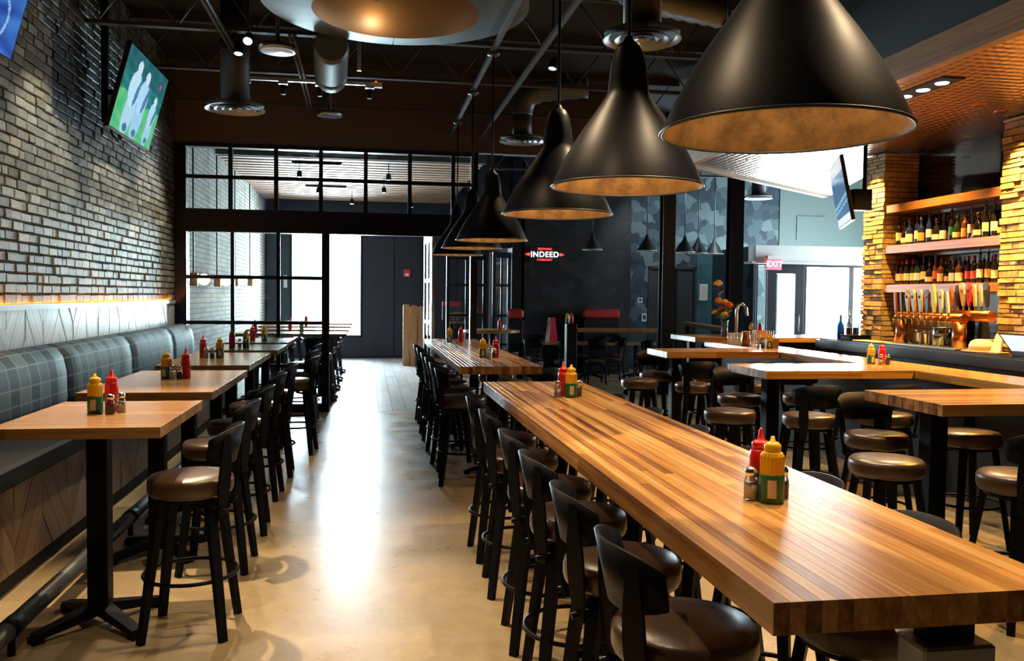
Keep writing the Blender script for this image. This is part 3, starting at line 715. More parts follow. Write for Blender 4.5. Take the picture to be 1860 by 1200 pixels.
staves(be, 4.57, 8.2, 11.5, 12.5, 1.125, 0.068, 14, 'bar_block', 'x')
MB().box(4.95, 8.1, 11.75, 12.0, 0.0, 1.056).build('front_panel', 'black_matt', be)
MB().cbox(4.66, 4.76, 11.95, 12.05, 0, 1.056, 0.004).build('post', 'black_metal', be)

# back bar
bb = thing('back_counter', 'black back counter below the bottle shelves', 'counter', (0, 0, 0))
MB().cbox(6.15, 6.98, 5.6, 10.92, 1.09, 1.15, 0.008).build('worktop', 'counter_black', bb)
MB().box(6.22, 6.98, 5.6, 10.88, 0.0, 1.088).build('cabinet', 'counter_black', bb)
MB().cbox(6.08, 6.149, 5.6, 10.92, 1.02, 1.13, 0.006).build('front_edge', 'counter_black', bb)
struct(MB().box(RX, RX+0.2, 2.0, 10.9, 0, 3.62).build('wall_back_bar', 'dark_mirror'))
def pillar(label, y0, y1, x0, x1, sides):
    t = thing('stone_pillar', label, 'pillar', (0, 0, 0), 0, 'ledgestone pillars of the back bar')
    MB().box(x0+0.04, x1, y0+0.035, y1-0.01, 1.152, 3.585).build('core', 'stone_backing', t)
    z = 1.153
    while z < 3.55:
        h = random.choice((0.045, 0.055, 0.065, 0.075)); h = min(h, 3.585-z)
        if 'x' in sides:
            y = y0
            while y < y1-0.02:
                L = random.uniform(0.10, 0.26); ye = y+L if y1-(y+L) > 0.06 else y1
                p = random.uniform(0.0, 0.03)
                j = lambda: random.uniform(-0.006, 0.006)
                MB().loft([[(x0+0.06, y+0.002, z+0.002), (x0+0.06, ye-0.002, z+0.002), (x0+0.06, ye-0.002, z+h-0.003), (x0+0.06, y+0.002, z+h-0.003)],
                           [(x0+p+j()*.7, y+0.004, z+0.006), (x0+p+j()*.7, ye-0.004, z+0.006), (x0+p+j()*.7, ye-0.004, z+h-0.008), (x0+p+j()*.7, y+0.004, z+h-0.008)]], False).build('stone', 'ledge_stone', t)
                y = ye
        if 'y' in sides:
            x = x0+0.03
            while x < x1-0.02:
                L = random.uniform(0.12, 0.24); xe = x+L if x1-(x+L) > 0.06 else x1
                p = random.uniform(0.0, 0.02)
                MB().loft([[(x+0.002, y0+0.05, z+0.002), (xe-0.002, y0+0.05, z+0.002), (xe-0.002, y0+0.05, z+h-0.003), (x+0.002, y0+0.05, z+h-0.003)],
                           [(x+0.004, y0+p, z+0.006), (xe-0.004, y0+p, z+0.006), (xe-0.004, y0+p, z+h-0.008), (x+0.004, y0+p, z+h-0.008)]], False).build('stone', 'ledge_stone', t)
                x = xe
        z += h
    return t
pillar('rough ledgestone pillar left of the bottle shelves', 10.16, 10.62, 6.56, 7.07, 'xy')
pillar('rough ledgestone pillar right of the bottle shelves', 7.25, 8.08, 6.56, 7.07, 'x')
for k, zt in enumerate((2.90, 2.38, 1.88)):
    t = thing('bar_shelf', ['top empty wooden bar shelf between the stone pillars', 'middle wooden bar shelf lined with spirit bottles', 'lowest wooden bar shelf lined with wine and spirit bottles'][k], 'shelf', (6.83, 9.12, zt), 0, 'back bar shelves')
    MB().cbox(-0.23, 0.24, -1.03, 1.03, -0.10, 0, 0.003).build('board', 'shelf_wood', t)
    MB().box(0.14, 0.24, -0.9, 0.9, -0.13, -0.10).build('cleat', 'shelf_wood', t)
# brick infill on the pillar side at counter level, behind the taps
bi = struct(MB().box(6.98, 7.075, 9.2, 10.15, 1.152, 1.77).build('wall_back_bar_infill', 'stone_backing'))
zz = 1.155
for r in range(7):
    y = 9.2
    while y < 10.14:
        ye = min(y+random.uniform(0.18, 0.34), 10.15)
        MB().cbox(6.955, 6.98, y+0.003, ye-0.003, zz+0.002, zz+0.084, 0.005).build('stone', 'ledge_stone', bi); y = ye
    zz += 0.087

# soffit over the bar
SZ = 3.6
poly = [(4.53, -2.9), (RX+0.1, -2.9), (RX+0.1, 10.9), (8.4, 14.6), (8.2, 14.6), (4.62, 11.85), (4.53, 11.7)]
sf = struct(MB().prism(poly, SZ+0.02, DECK, 'z').build('ceiling_bar_soffit', 'grey_metal'))
MB().prism([(p[0]+(0.02 if p[0] < 5 else -0.02), p[1]) for p in poly], SZ, SZ+0.018, 'z').build('tin_lining', 'pressed_tin', sf)
def beam(a, b):
    a, b = Vector(a), Vector(b); L = (b-a).length
    MB().cbox(-0.05, 0.05, -L/2, L/2, -0.04, 0.20, 0.004).build('edge_beam', 'beam_wood', sf, ((a+b)/2+Vector((0, 0, SZ)))[:], math.atan2(b.y-a.y, b.x-a.x)-R_(90))
beam((4.50, -2.9, 0), (4.50, 11.75, 0)); beam((4.53, 11.80, 0), (8.3, 14.68, 0))
def soffit_light(x, y, label, power, target, ang=50, m='downlight'):
    t = thing('downlight', label, 'downlight', (x, y, SZ), 0, 'recessed downlights over the bar')
    MB().lathe([(0.045, -0.004), (0.065, -0.004), (0.065, 0.0), (0.045, 0.0)], 24).build('trim_ring', 'copper', t)
    MB().lathe([(0, -0.003), (0.045, -0.003)], 24).build('lens', m, t)
    if power: spot('downlight_lamp', t, (0, 0, -0.02), Vector(target)-Vector((x, y, SZ)), power, ang, AMBER, 0.7, 0.03)
soffit_light(6.30, 10.36, 'downlight grazing the left stone pillar', 800, (6.44, 10.36, 0), 80)
soffit_light(6.30, 7.78, 'downlight grazing the right stone pillar', 800, (6.44, 7.78, 0), 80)
soffit_light(5.90, 7.58, 'lit downlight in the copper ceiling in front of the right pillar', 420, (5.4, 7.3, 0), 110)
soffit_light(6.05, 9.1, 'lit downlight in the copper ceiling over the beer taps', 380, (6.4, 9.0, 0), 110)
soffit_light(5.3, 5.6, 'lit downlight over the near end of the bar', 420, (4.7, 5.3, 0), 110)
soffit_light(5.2, 11.2, 'downlight over the raised bar end', 160, (4.7, 10.9, 0.8), 80)
tf = thing('recessed_spot_box', 'black recessed box with three spotlights in the copper ceiling', 'spotlight', (4.95, 7.1, SZ))
MB().box(-0.11, 0.11, -0.42, 0.42, -0.012, -0.001).build('trim', 'black_matt', tf)
for k in range(3): MB().lathe([(0, -0.02), (0.055, -0.02), (0.06, -0.013), (0, -0.013)], 20, None, True, 0, -0.26+0.26*k).build('lens', 'spot_lens', tf)
spot('bar_spot', tf, (0, 0, -0.04), (-0.35, -0.5, -2.6), 320, 110, WARM, 0.7)

# ------------------------------------------------------------------ seating
def seat_mb(z0, z1, r):
    return MB().lathe([(0, z0), (r*0.90, z0), (r*0.97, z0+0.012), (r, z0+0.03), (r, z1-0.035), (r*0.985, z1-0.018), (r*0.93, z1-0.006), (r*0.6, z1+0.004), (0, z1+0.008)], 36)
def back_panel(r0, r1, z0, z1, half, th, drop=0.05, seg=14):
    rings = []
    for j in range(seg+1):
        a = math.pi-half+2*half*j/seg; u = abs(2*j/seg-1); q = u**3
        c, s = math.cos(a), math.sin(a); zt, zb = z1-drop*q, z0+drop*0.6*q
        rings.append([(r0*c, r0*s, zb), (r1*c, r1*s, zt), ((r1+th)*c, (r1+th)*s, zt), ((r0+th)*c, (r0+th)*s, zb)])
    return MB().loft(rings, True, True)
def make_stool(with_back=True):
    t = thing('bar_stool', 'x', 'stool')
    seat_mb(0.685, 0.785, 0.205).build('seat', 'brown_vinyl', t)
    MB().lathe([(0, 0.665), (0.17, 0.665), (0.17, 0.684), (0, 0.684)], 24).build('seat_plate', 'black_metal', t)
    for sx in (-1, 1):
        for sy in (-1, 1): MB().bar((sx*0.115, sy*0.115, 0.67), (sx*0.19, sy*0.19, 0.0), 0.050, 0.036, 0.038, 0.028, (sx, sy, 0)).build('leg', 'black_metal', t)
    MB().tube([(0.222*math.cos(2*math.pi*k/32), 0.222*math.sin(2*math.pi*k/32), 0.29) for k in range(32)], 0.010, 8, True).build('foot_ring', 'black_metal', t)
    if with_back:
        back_panel(0.205, 0.245, 0.845, 1.03, R_(58), 0.012).build('backrest', 'black_metal', t)
        for s in (-1, 1):
            a = math.pi+s*R_(36); c, sn = math.cos(a), math.sin(a)
            rings = []
            for k in range(9):
                u = k/8; zz = 0.60+0.40*u; rr = 0.195+0.035*math.sin(u*math.pi*0.5)+0.012; w = 0.020+0.016*math.sin(math.pi*min(1, u*1.1))
                p = Vector((c*rr, sn*rr, zz)); tn = Vector((-sn, c, 0)); nn = Vector((c, sn, 0))
                rings.append([tuple(p-tn*w), tuple(p+tn*w), tuple(p+tn*w+nn*0.010), tuple(p-tn*w+nn*0.010)])
            MB().loft(rings, False).build('back_upright', 'black_metal', t)
        for sy in (-1, 1): MB().tube([(-0.02, sy*0.10, 0.655), (-0.20, sy*0.13, 0.62)], 0.012, 6).build('back_bracket', 'black_metal', t)
    return t
PS, PB = make_stool(True), make_stool(False)
used = {PS: False, PB: False}
def stool(x, y, facing, label, group, proto=None):     # the back stands opposite to the facing angle
    proto = proto or PS
    if not used[proto]:
        used[proto] = True; proto.location = (x, y, 0); proto.rotation_euler = (0, 0, facing); proto['label'] = label; proto['group'] = group; return proto
    return dup(proto, (x, y, 0), facing, label, group)
rj = lambda a=5: R_(random.uniform(-a, a))
for i, (x, y) in enumerate([(-0.87, 4.42), (-0.91, 5.42), (-0.91, 6.24), (-0.92, 7.25), (-0.90, 8.15), (-0.76, 9.25), (-0.84, 10.2), (-0.86, 11.5)]):
    lb = 'half shadowed brown bar stool at the nearest bench table' if i == 0 else ('lone brown bar stool pulled out beside the glass screen post' if i == 5 else '%s bar stool from the camera along the bench tables' % ORD[i])
    stool(x, y, math.pi+rj(), lb, 'bar stools at the bench tables')
TY = [5.45, 4.8, 4.05, 3.47, 2.84, 2.24]
for i, y in enumerate(reversed(TY)):
    stool(0.875, y, rj(6), '%s bar stool from the camera on the aisle side of the near long table' % ORD[i], 'stools on the aisle side of the near table')
for i, y in enumerate([2.28, 2.88, 3.44, 4.1, 4.78, 5.48]):
    stool(1.44, y, math.pi+rj(6), '%s bar stool from the camera on the bar side of the near long table' % ORD[i], 'stools on the bar side of the near table')
for i, y in enumerate([7.62, 8.3, 9.0, 9.7, 10.55, 11.35]):
    stool(0.835, y, rj(6), '%s bar stool from the camera on the aisle side of the farther long table' % ORD[i], 'stools on the aisle side of the far table')
for i, y in enumerate([7.6, 8.32, 9.0, 9.75, 10.55]):
    stool(1.46, y, math.pi+rj(6), '%s bar stool from the camera on the bar side of the farther long table' % ORD[i], 'stools on the bar side of the far table')
for (x, y, nm) in ((2.96, 9.05, 'farthest'), (2.89, 6.5, 'middle'), (2.92, 4.42, 'nearest')):
    stool(x, y, 0, 'backless round stool at the aisle end of the %s peninsula' % nm, 'backless stools at the peninsula ends', PB)
for (y0, y1, nm) in pens:
    for x, sd in ((3.42 if nm != 'nearest' else 3.38, 'left'), (4.08, 'right')):
        stool(x, y0-0.60 if nm == 'farthest' else y0-0.55, R_(90)+rj(7), '%s bar stool with its back to the camera at the %s peninsula' % (sd, nm), 'stools at the near sides of the peninsulas')
        stool(x+0.02, y1-0.03, R_(-90)+rj(7), '%s bar stool on the far side of the %s peninsula' % (sd, nm), 'stools at the far sides of the peninsulas')
# far room high tables and stools
for i, y in enumerate([13.5, 15.0, 16.6, 18.4]):
    t = thing('high_table', '%s pale high table behind the glass screen' % ORD[i], 'table', (0, y, 0), 0, 'tables in the far room')
    staves(t, -2.05, -0.35, 0, 0.75, TZ, 0.05, 6, 'maple_block', 'x')
    for x in (-1.75, -0.75): cross_base(t, x, 0.37, TZ-0.051, 0.09)
    for k, x in enumerate((-1.55, -0.75)):
        stool(x, y-0.2, R_(90)+rj(8), '%s bar stool at the %s table behind the glass' % (('left', 'right')[k], ORD[i]), 'stools in the far room')
# dining tables and chairs at the back
def make_chair():
    t = thing('dining_chair', 'x', 'chair')
    seat_mb(0.415, 0.47, 0.205).build('seat', 'brown_vinyl', t)
    MB().lathe([(0, 0.395), (0.19, 0.395), (0.19, 0.414), (0, 0.414)], 20).build('seat_rim', 'black_metal', t)
    for sy in (-1, 1): MB().tube([(0.14, sy*0.13, 0.40), (0.19, sy*0.17, 0.0)], [0.016, 0.012], 8).build('leg', 'black_metal', t)
    for sy in (-1, 1): MB().tube([(-0.21, sy*0.18, 0.0), (-0.165, sy*0.145, 0.40), (-0.20, sy*0.16, 0.65), (-0.235, sy*0.165, 0.86)], 0.015, 8).build('leg', 'black_metal', t)
    back_panel(0.225, 0.25, 0.68, 0.88, R_(48), 0.012).build('backrest', 'black_metal', t)
    MB().tube([(0.16*math.cos(2*math.pi*k/24), 0.16*math.sin(2*math.pi*k/24), 0.22) for k in range(24)], 0.007, 6, True).build('ring', 'black_metal', t)
    return t
PC = make_chair(); pcu = False
CH = [(3.20, 16.5, 80, 'leftmost dining chair with its back to the camera'), (3.72, 16.0, 95, 'dining chair left of the black rail post'), (4.32, 15.95, 85, 'dining chair right of the black rail post, back to the camera'),
      (4.80, 16.42, 180, 'dining chair turned sideways beneath the drink rail'), (5.25, 15.75, 100, 'dining chair in front of the left steel column'), (5.75, 16.3, 100, 'pale topped dining chair right of the left steel column'),
      (3.5, 17.66, -90, 'leftmost dining chair along the dark wall'), (4.4, 17.66, -88, 'middle dining chair along the dark wall'), (5.2, 17.66, -92, 'rightmost dining chair along the dark wall'), (6.15, 15.2, 120, 'dining chair behind the raised bar end')]
for x, y, a, lb in CH:
    if not pcu: PC.location = (x, y, 0); PC.rotation_euler = (0, 0, R_(a)); PC['label'] = lb; PC['group'] = 'dining chairs at the back'; pcu = True
    else: dup(PC, (x, y, 0), R_(a), lb, 'dining chairs at the back')
for i, x in enumerate((3.55, 4.55, 5.5)):
    t = thing('dining_table', '%s low wooden dining table below the dark wall' % ('left', 'middle', 'right')[i], 'table', (x, 17.1, 0), 0, 'dining tables at the back')
    staves(t, -0.38, 0.38, -0.38, 0.38, 0.75, 0.04, 5, 'maple_block', 'x'); cross_base(t, 0, 0, 0.709, 0.07, 0.28)
rl = thing('drink_rail', 'dark wooden drink rail on a thick black post among the dining tables', 'rail', (0, 15.2, 0))
MB().cbox(3.55, 3.74, -0.09, 0.09, 0, 1.19, 0.005).build('post', 'black_frame', rl)
MB().cbox(3.742, 5.56, -0.12, 0.12, 1.04, 1.11, 0.004).build('rail_top', 'butcher_block', rl)
MB().cbox(5.44, 5.54, -0.05, 0.05, 0, 1.038, 0.004).build('post', 'black_frame', rl)
r2 = thing('drink_rail', 'pale wooden drink rail behind the flower vase', 'rail', (0, 0, 0))
MB().bar((7.25, 18.9, 1.1), (6.55, 14.75, 1.1), 0.22, 0.07).build('rail_top', 'beam_wood', r2)
for x, y in ((7.2, 18.6), (6.58, 14.95)): MB().cbox(x-0.04, x+0.04, y-0.04, y+0.04, 0, 1.062, 0.004).build('post', 'black_frame', r2)
for i, (x, y) in enumerate(((2.97, 17.2), (5.0, 18.0))):
    t = thing('booth_seat', 'red upholstered booth back %s' % ('beside the glass doors' if i == 0 else 'along the dark papered wall'), 'booth', (x, y, 0), 0, 'red booths')
    w = 0.16 if i == 0 else 0.42
    MB().cbox(-w, w, 0.0, 0.16, 0.0, 1.22, 0.03).build('base', 'dark_fabric', t); MB().cbox(-w, w, -0.02, 0.18, 1.22, 1.42, 0.04).build('headrest', 'booth_red', t)
# menu rack by the opening
mr = thing('menu_rack', 'tall pale timber rack with scalloped slots beside the opening', 'rack', (1.0, 20.6, 0))
for k, x in enumerate((-0.12, 0.06, 0.24)):
    h = 1.46-0.02*k
    pts = [(-0.075, 0), (-0.075, h-0.03), (-0.055, h), (0.055, h), (0.075, h-0.03)]
    zz = h-0.10
    while zz > 0.12: pts += [(0.075, zz), (0.045, zz-0.015), (0.045, zz-0.05), (0.075, zz-0.065)]; zz -= 0.105
    pts += [(0.075, 0)]
    MB().prism([(p[0]+x, p[1]) for p in pts], -0.20-0.12*k, -0.15-0.12*k, 'y').build('side_board', 'light_wood', mr)
for z in (0.2, 0.7, 1.2): MB().box(-0.15, 0.27, -0.13, 0.02, z, z+0.02).build('shelf', 'light_wood', mr)
MB().box(-0.19, 0.31, 0.02, 0.05, 0, 1.40).build('back_board', 'light_wood', mr)

# ------------------------------------------------------------------ condiments
def ketchup(m='red_plastic'):
    t = thing('ketchup_bottle', 'x', 'bottle')
    MB().lathe([(0, 0), (0.030, 0), (0.033, 0.004), (0.033, 0.125), (0.031, 0.142), (0.024, 0.150), (0, 0.150)], 24).build('body', m, t)
    MB().lathe([(0, 0.150), (0.027, 0.150), (0.027, 0.166), (0.022, 0.172), (0.010, 0.178), (0.006, 0.205), (0.003, 0.212), (0, 0.212)], 24).build('nozzle_cap', m, t)
    return t
def mustard():
    t = thing('mustard_bottle', 'x', 'bottle')
    MB().lathe([(0, 0), (0.034, 0), (0.037, 0.004), (0.037, 0.082), (0.036, 0.086), (0, 0.086)], 24).build('label_sleeve', 'green_label', t)
    g = 40; rings = []
    for r, z in ((0.036, 0.0865), (0.036, 0.140), (0.030, 0.150), (0.021, 0.154)):
        rings.append([((r-(0.0028 if j % 2 and r > 0.03 else 0))*math.cos(2*math.pi*j/g), (r-(0.0028 if j % 2 and r > 0.03 else 0))*math.sin(2*math.pi*j/g), z) for j in range(g)])
    MB().loft(rings, False).build('ribbed_body', 'yellow_plastic', t)
    MB().lathe([(0, 0.154), (0.024, 0.154), (0.025, 0.158), (0.025, 0.172), (0.018, 0.180), (0.008, 0.184), (0.0055, 0.198), (0, 0.200)], 24).build('cap', 'yellow_plastic', t)
    vs = [(0.0376*math.cos(a), 0.0376*math.sin(a), z) for z in (0.018, 0.072) for a in [R_(-120+8*k) for k in range(6)]]
    MB().add(vs, [(k, k+1, k+7, k+6) for k in range(5)]).build('print_panel', 'cream_label', t)
    return t
def shaker(fill):
    t = thing('salt_shaker' if fill == 'salt' else 'pepper_shaker', 'x', 'shaker')
    MB().lathe([(0, 0.0), (0.020, 0), (0.022, 0.004), (0.022, 0.055), (0.018, 0.068), (0.018, 0.072), (0, 0.072)], 16).build('jar', 'pane_glass', t)
    MB().lathe([(0, 0.004), (0.0200, 0.004), (0.0200, 0.052), (0, 0.052)], 16).build('contents', fill, t)
    MB().lathe([(0, 0.072), (0.019, 0.072), (0.020, 0.088), (0.014, 0.098), (0, 0.101)], 16).build('cap', 'chrome', t)
    return t
PROT = {'k': ketchup(), 'm': mustard(), 's': shaker('salt'), 'p': shaker('pepper')}
PU = set()
NM = {'k': 'red ketchup squeeze bottle', 'm': 'yellow mustard bottle with green label', 's': 'glass salt shaker', 'p': 'glass pepper shaker'}
def cond(k, x, y, z, where, rz=None):
    rz = random.uniform(-0.3, 0.3) if rz is None else rz
    lb = '%s %s' % (NM[k], where)
    if k not in PU:
        PU.add(k); t = PROT[k]; t.location = (x, y, z); t.rotation_euler = (0, 0, rz); t['label'] = lb; t['group'] = 'table condiments'; return t
    return dup(PROT[k], (x, y, z), rz, lb, 'table condiments')
def cset(x, y, z, where, arr):
    for k, dx, dy in arr: cond(k, x+dx, y+dy, z, where)
FR_ = [('m', 0.012, -0.02), ('k', 0.010, 0.055), ('s', -0.036, 0.018), ('p', 0.064, 0.020)]
Z = TZ+0.0005
cset(1.185, 2.40, Z, 'on the near end of the near long table', FR_)
cset(1.195, 5.06, Z, 'on the far end of the near long table', [('m', 0.02, -0.02), ('k', -0.012, 0.05), ('s', -0.058, 0.0), ('p', 0.076, 0.02)])
cset(1.175, 8.33, Z, 'on the near end of the farther long table', [('m', -0.06, 0.03), ('k', 0.07, 0.03), ('s', -0.01, -0.03), ('p', 0.04, -0.05)])
cset(1.12, 11.2, Z, 'on the far end of the farther long table', [('m', -0.07, 0.0), ('k', 0.08, 0.0)])
cset(-1.325, 4.56, Z, 'on the nearest bench table', [('m', -0.03, 0.0), ('k', 0.02, 0.10), ('s', 0.085, 0.03), ('p', 0.05, -0.035)])
cset(-1.35, 6.34, Z, 'on the second bench table', [('m', -0.06, 0.0), ('k', 0.065, 0.03), ('s', -0.01, -0.05), ('p', 0.035, -0.04)])
cset(-1.47, 8.36, Z, 'on the third bench table', [('k', -0.07, 0.05), ('m', 0.09, 0.0), ('s', -0.03, -0.03), ('p', 0.03, -0.06)])
cset(-1.43, 10.0, Z, 'on the fourth bench table', [('k', -0.09, 0.0), ('m', 0.06, 0.02), ('s', 0.0, -0.05), ('p', 0.055, -0.065)])
cset(-1.43, 11.4, Z, 'on the last bench table', [('k', -0.05, 0.0), ('m', 0.10, 0.0)])
cset(4.80, 7.40, Z, 'on the bar counter beside the middle peninsula', [('m', -0.07, 0.05), ('k', 0.05, 0.06), ('s', -0.03, -0.05), ('p', 0.04, -0.05)])
cset(4.88, 9.95, Z, 'on the bar counter near the knife caddy', [('m', 0.02, -0.06), ('s', -0.14, -0.08), ('p', -0.09, -0.1)])
cset(2.32, 15.15, Z, 'on the round high table', [('k', 0.0, 0.0), ('s', 0.09, 0.02)])
cset(5.72, 12.15, 1.1255, 'beside the flower vase', [('m', 0.0, 0.0), ('k', 0.15, 0.02)])
cset(3.62, 15.2, 1.1905, 'on top of the thick black rail post', [('m', -0.04, 0.0), ('k', 0.04, 0.02)])
cond('k', -1.75, 13.8, Z, 'on the left of the first table behind the glass'); cond('k', -1.35, 15.3, Z, 'on the second table behind the glass'); cond('k', -1.2, 17.0, Z, 'on the third table behind the glass')
cond('m', -1.05, 13.9, Z, 'on the first table behind the glass')

# ------------------------------------------------------------------ pendants over the long tables
def make_pendant():
    t = thing('pendant_lamp', 'x', 'pendant lamp')
    r = 0.34
    out = [(r, 0.0), (r-0.003, 0.010), (0.306, 0.08), (0.258, 0.17), (0.200, 0.26), (0.150, 0.33), (0.113, 0.385), (0.098, 0.41), (0.092, 0.43), (0.088, 0.47), (0.080, 0.54), (0.066, 0.60), (0.050, 0.635), (0.026, 0.65), (0.018, 0.67)]
    sg = 64
    rings = [[(a*math.cos(2*math.pi*j/sg), a*math.sin(2*math.pi*j/sg), z) for j in range(sg)] for a, z in out]
    MB().loft(rings, True, False).build('shade', 'pendant_enamel', t)
    inn = [(r-0.001, -0.002), (r-0.009, 0.010), (0.298, 0.078), (0.250, 0.165), (0.192, 0.255), (0.142, 0.325), (0.10, 0.385), (0.05, 0.40)]
    rings = [[(a*math.cos(2*math.pi*j/sg), a*math.sin(2*math.pi*j/sg), z) for j in range(sg)] for a, z in inn]
    MB().loft(rings, True, False).build('shade_lining', 'pendant_inside', t)
    MB().tube([((r+0.001)*math.cos(2*math.pi*k/64), (r+0.001)*math.sin(2*math.pi*k/64), 0.0) for k in range(64)], 0.005, 8, True).build('rim', 'grey_metal', t)
    MB().tube([(0, 0, 0.58), (0, 0, 1.76)], 0.009, 8).build('stem', 'black_metal', t)
    MB().lathe([(0, 1.76), (0.055, 1.76), (0.062, 1.775), (0.062, 1.79), (0, 1.79)], 20).build('canopy', 'grey_metal', t)
    MB().lathe([(0, 0.27), (0.02, 0.275), (0.033, 0.30), (0.033, 0.32), (0.02, 0.35), (0.015, 0.38), (0, 0.38)], 16).build('bulb', 'bulb', t)
    return t
PP = make_pendant()
PL = ['biggest bronze pendant lamp nearest the camera', 'second dark pendant lamp from the camera over the near long table', 'third dark pendant lamp from the camera over the near long table',
      'fourth dark pendant lamp, first over the farther long table', 'fifth dark pendant lamp, half hidden over the farther long table', 'sixth dark pendant lamp, last over the farther long table']
for i, (y, z) in enumerate([(2.27, 2.15), (3.75, 2.18), (5.20, 2.19), (8.07, 2.21), (9.66, 2.22), (11.32, 2.22)]):
    if i == 0: o = PP; o.location = (1.15, y, z); o['label'] = PL[0]; o['group'] = 'pendant lamps over the long tables'
    else: o = dup(PP, (1.15, y, z), 0, PL[i], 'pendant lamps over the long tables')
    for ch in o.children:
        if ch.name.startswith(('canopy', 'stem')): ch.location.z = 3.9745-(z+1.79)
    spot('pendant_bulb_light', o, (0, 0, 0.26), (0, 0, 0), 9, 150, WARM, 0.3, 0.06)
for i, x in enumerate((1.15, 1.60)):
    t = tag(MB().box(x-0.021, x+0.021, 0.5, 12.35, 3.975, 4.016).build('strut_channel', 'conduit'), 'grey steel channel %s' % ('carrying the pendant lamps' if i == 0 else 'running right of the pendant lamps'), 'channel')
# small pendants at the back
def small_pendant(x, y, z, label, first=[None]):
    if first[0] is None:
        t = thing('small_pendant', label, 'pendant lamp', (x, y, z), 0, 'small cone pendants at the back')
        MB().lathe([(0.20, 0), (0.195, 0.012), (0.10, 0.17), (0.045, 0.25), (0.03, 0.31), (0.012, 0.33)], 28).build('shade', 'grey_metal', t)
        MB().tube([(0, 0, 0.33), (0, 0, 2.24)], 0.012, 8).build('stem', 'conduit', t)
        MB().tube([(0.201*math.cos(2*math.pi*k/28), 0.201*math.sin(2*math.pi*k/28), 0.0) for k in range(28)], 0.008, 6, True).build('rim', 'white_plastic', t)
        first[0] = t; return t
    return dup(first[0], (x, y, z), 0, label, 'small cone pendants at the back')
small_pendant(4.37, 16.5, 2.62, 'small cone pendant in front of the dark papered wall')
small_pendant(5.50, 16.5, 2.62, 'small cone pendant left of the left steel column')
small_pendant(6.26, 16.4, 2.60, 'left of three small cone pendants between the columns')
small_pendant(6.72, 16.85, 2.61, 'middle of three small cone pendants between the columns')
small_pendant(7.22, 17.2, 2.62, 'right of three small cone pendants between the columns')

for o in [o for o in bpy.data.objects if o.name.startswith('small_pendant')]:
    spot('small_pendant_fill', o, (0, 0, 0.05), (0, 0, -1), 55, 130, (0.92, 0.96, 1.0), 0.5, 0.05)  # fill light added inside the small pendants to brighten the dining floor

# ------------------------------------------------------------------ ceiling services
cl = thing('duct_drum', 'large round sheet metal plenum with warm glowing inside at the ceiling', 'duct', (0.22, 7.36, 4.05))
def annulus(r0, r1, z0, z1, a0, a1, seg=5):
    inn = [(r0*math.cos(a0+(a1-a0)*k/seg), r0*math.sin(a0+(a1-a0)*k/seg), z0) for k in range(seg+1)]
    out = [(r1*math.cos(a0+(a1-a0)*k/seg), r1*math.sin(a0+(a1-a0)*k/seg), z1) for k in range(seg+1)]
    return MB().loft([inn, out, [(p[0], p[1], p[2]+0.012) for p in out], [(p[0], p[1], p[2]+0.012) for p in inn]], False, False, None, False)
for k in range(12): annulus(0.70, 1.12, 0.0, 0.06, 2*math.pi*k/12+0.004, 2*math.pi*(k+1)/12-0.004).build('rim_panel', 'galvanised', cl)
MB().loft([[(r*math.cos(2*math.pi*j/48), r*math.sin(2*math.pi*j/48), z) for j in range(48)] for r, z in ((0.70, 0.0), (0.70, 0.36))], True, False).build('inner_wall', 'drum_brown', cl)
MB().loft([[(r*math.cos(2*math.pi*j/48), r*math.sin(2*math.pi*j/48), z) for j in range(48)] for r, z in ((1.12, 0.06), (1.12, 0.40))], True, False).build('outer_wall', 'galvanised', cl)
MB().lathe([(0, 0.38), (1.12, 0.38), (1.12, 0.41), (0, 0.41)], 48).build('lid', 'grey_metal', cl)
MB().lathe([(0, 0.30), (0.03, 0.30), (0.035, 0.38), (0, 0.38)], 16, None, True, -0.16, 0.58).build('lamp_holder', 'black_metal', cl)
point('drum_lamp', cl, (-0.16, 0.58, 0.14), 3.5, WARM, 0.05)
for a in range(4): MB().tube([(0.9*math.cos(a*1.57+0.7), 0.9*math.sin(a*1.57+0.7), 0.40), (0.9*math.cos(a*1.57+0.7), 0.9*math.sin(a*1.57+0.7), 0.79)], 0.006, 6).build('hanger', 'conduit', cl)
def ribbed(pts, r, step=0.17):
    pts = [Vector(p) for p in pts]; out = []; rr = []
    for a, b in zip(pts[:-1], pts[1:]):
        n = max(2, int((b-a).length/(step/2)))
        for k in range(n): out.append(a.lerp(b, k/n)); rr.append(r if len(rr) % 2 else r*0.88)
    out.append(pts[-1]); rr.append(r); return MB().tube(out, rr, 20)
def arc(p0, p1, p2, n=10): return [(Vector(p0)*(1-u)**2+Vector(p1)*2*u*(1-u)+Vector(p2)*u*u) for u in [k/n for k in range(n+1)]]
t = tag(ribbed([(-0.36, 8.33, 4.03), (-0.40, 9.2, 3.99)]+arc((-0.40, 9.2, 3.99), (-0.42, 9.75, 3.96), (-0.43, 9.72, 4.4)), 0.17).build('flexible_duct', 'galvanised'), 'ribbed silver duct dropping from the round plenum', 'duct')
t = tag(ribbed([(1.36, 7.1, 4.45), (2.0, 7.3, 4.45), (2.6, 7.7, 4.45), (3.4, 8.1, 4.5)], 0.15).build('flexible_duct', 'galvanised'), 'ribbed silver duct behind the two nearest pendant stems', 'duct')
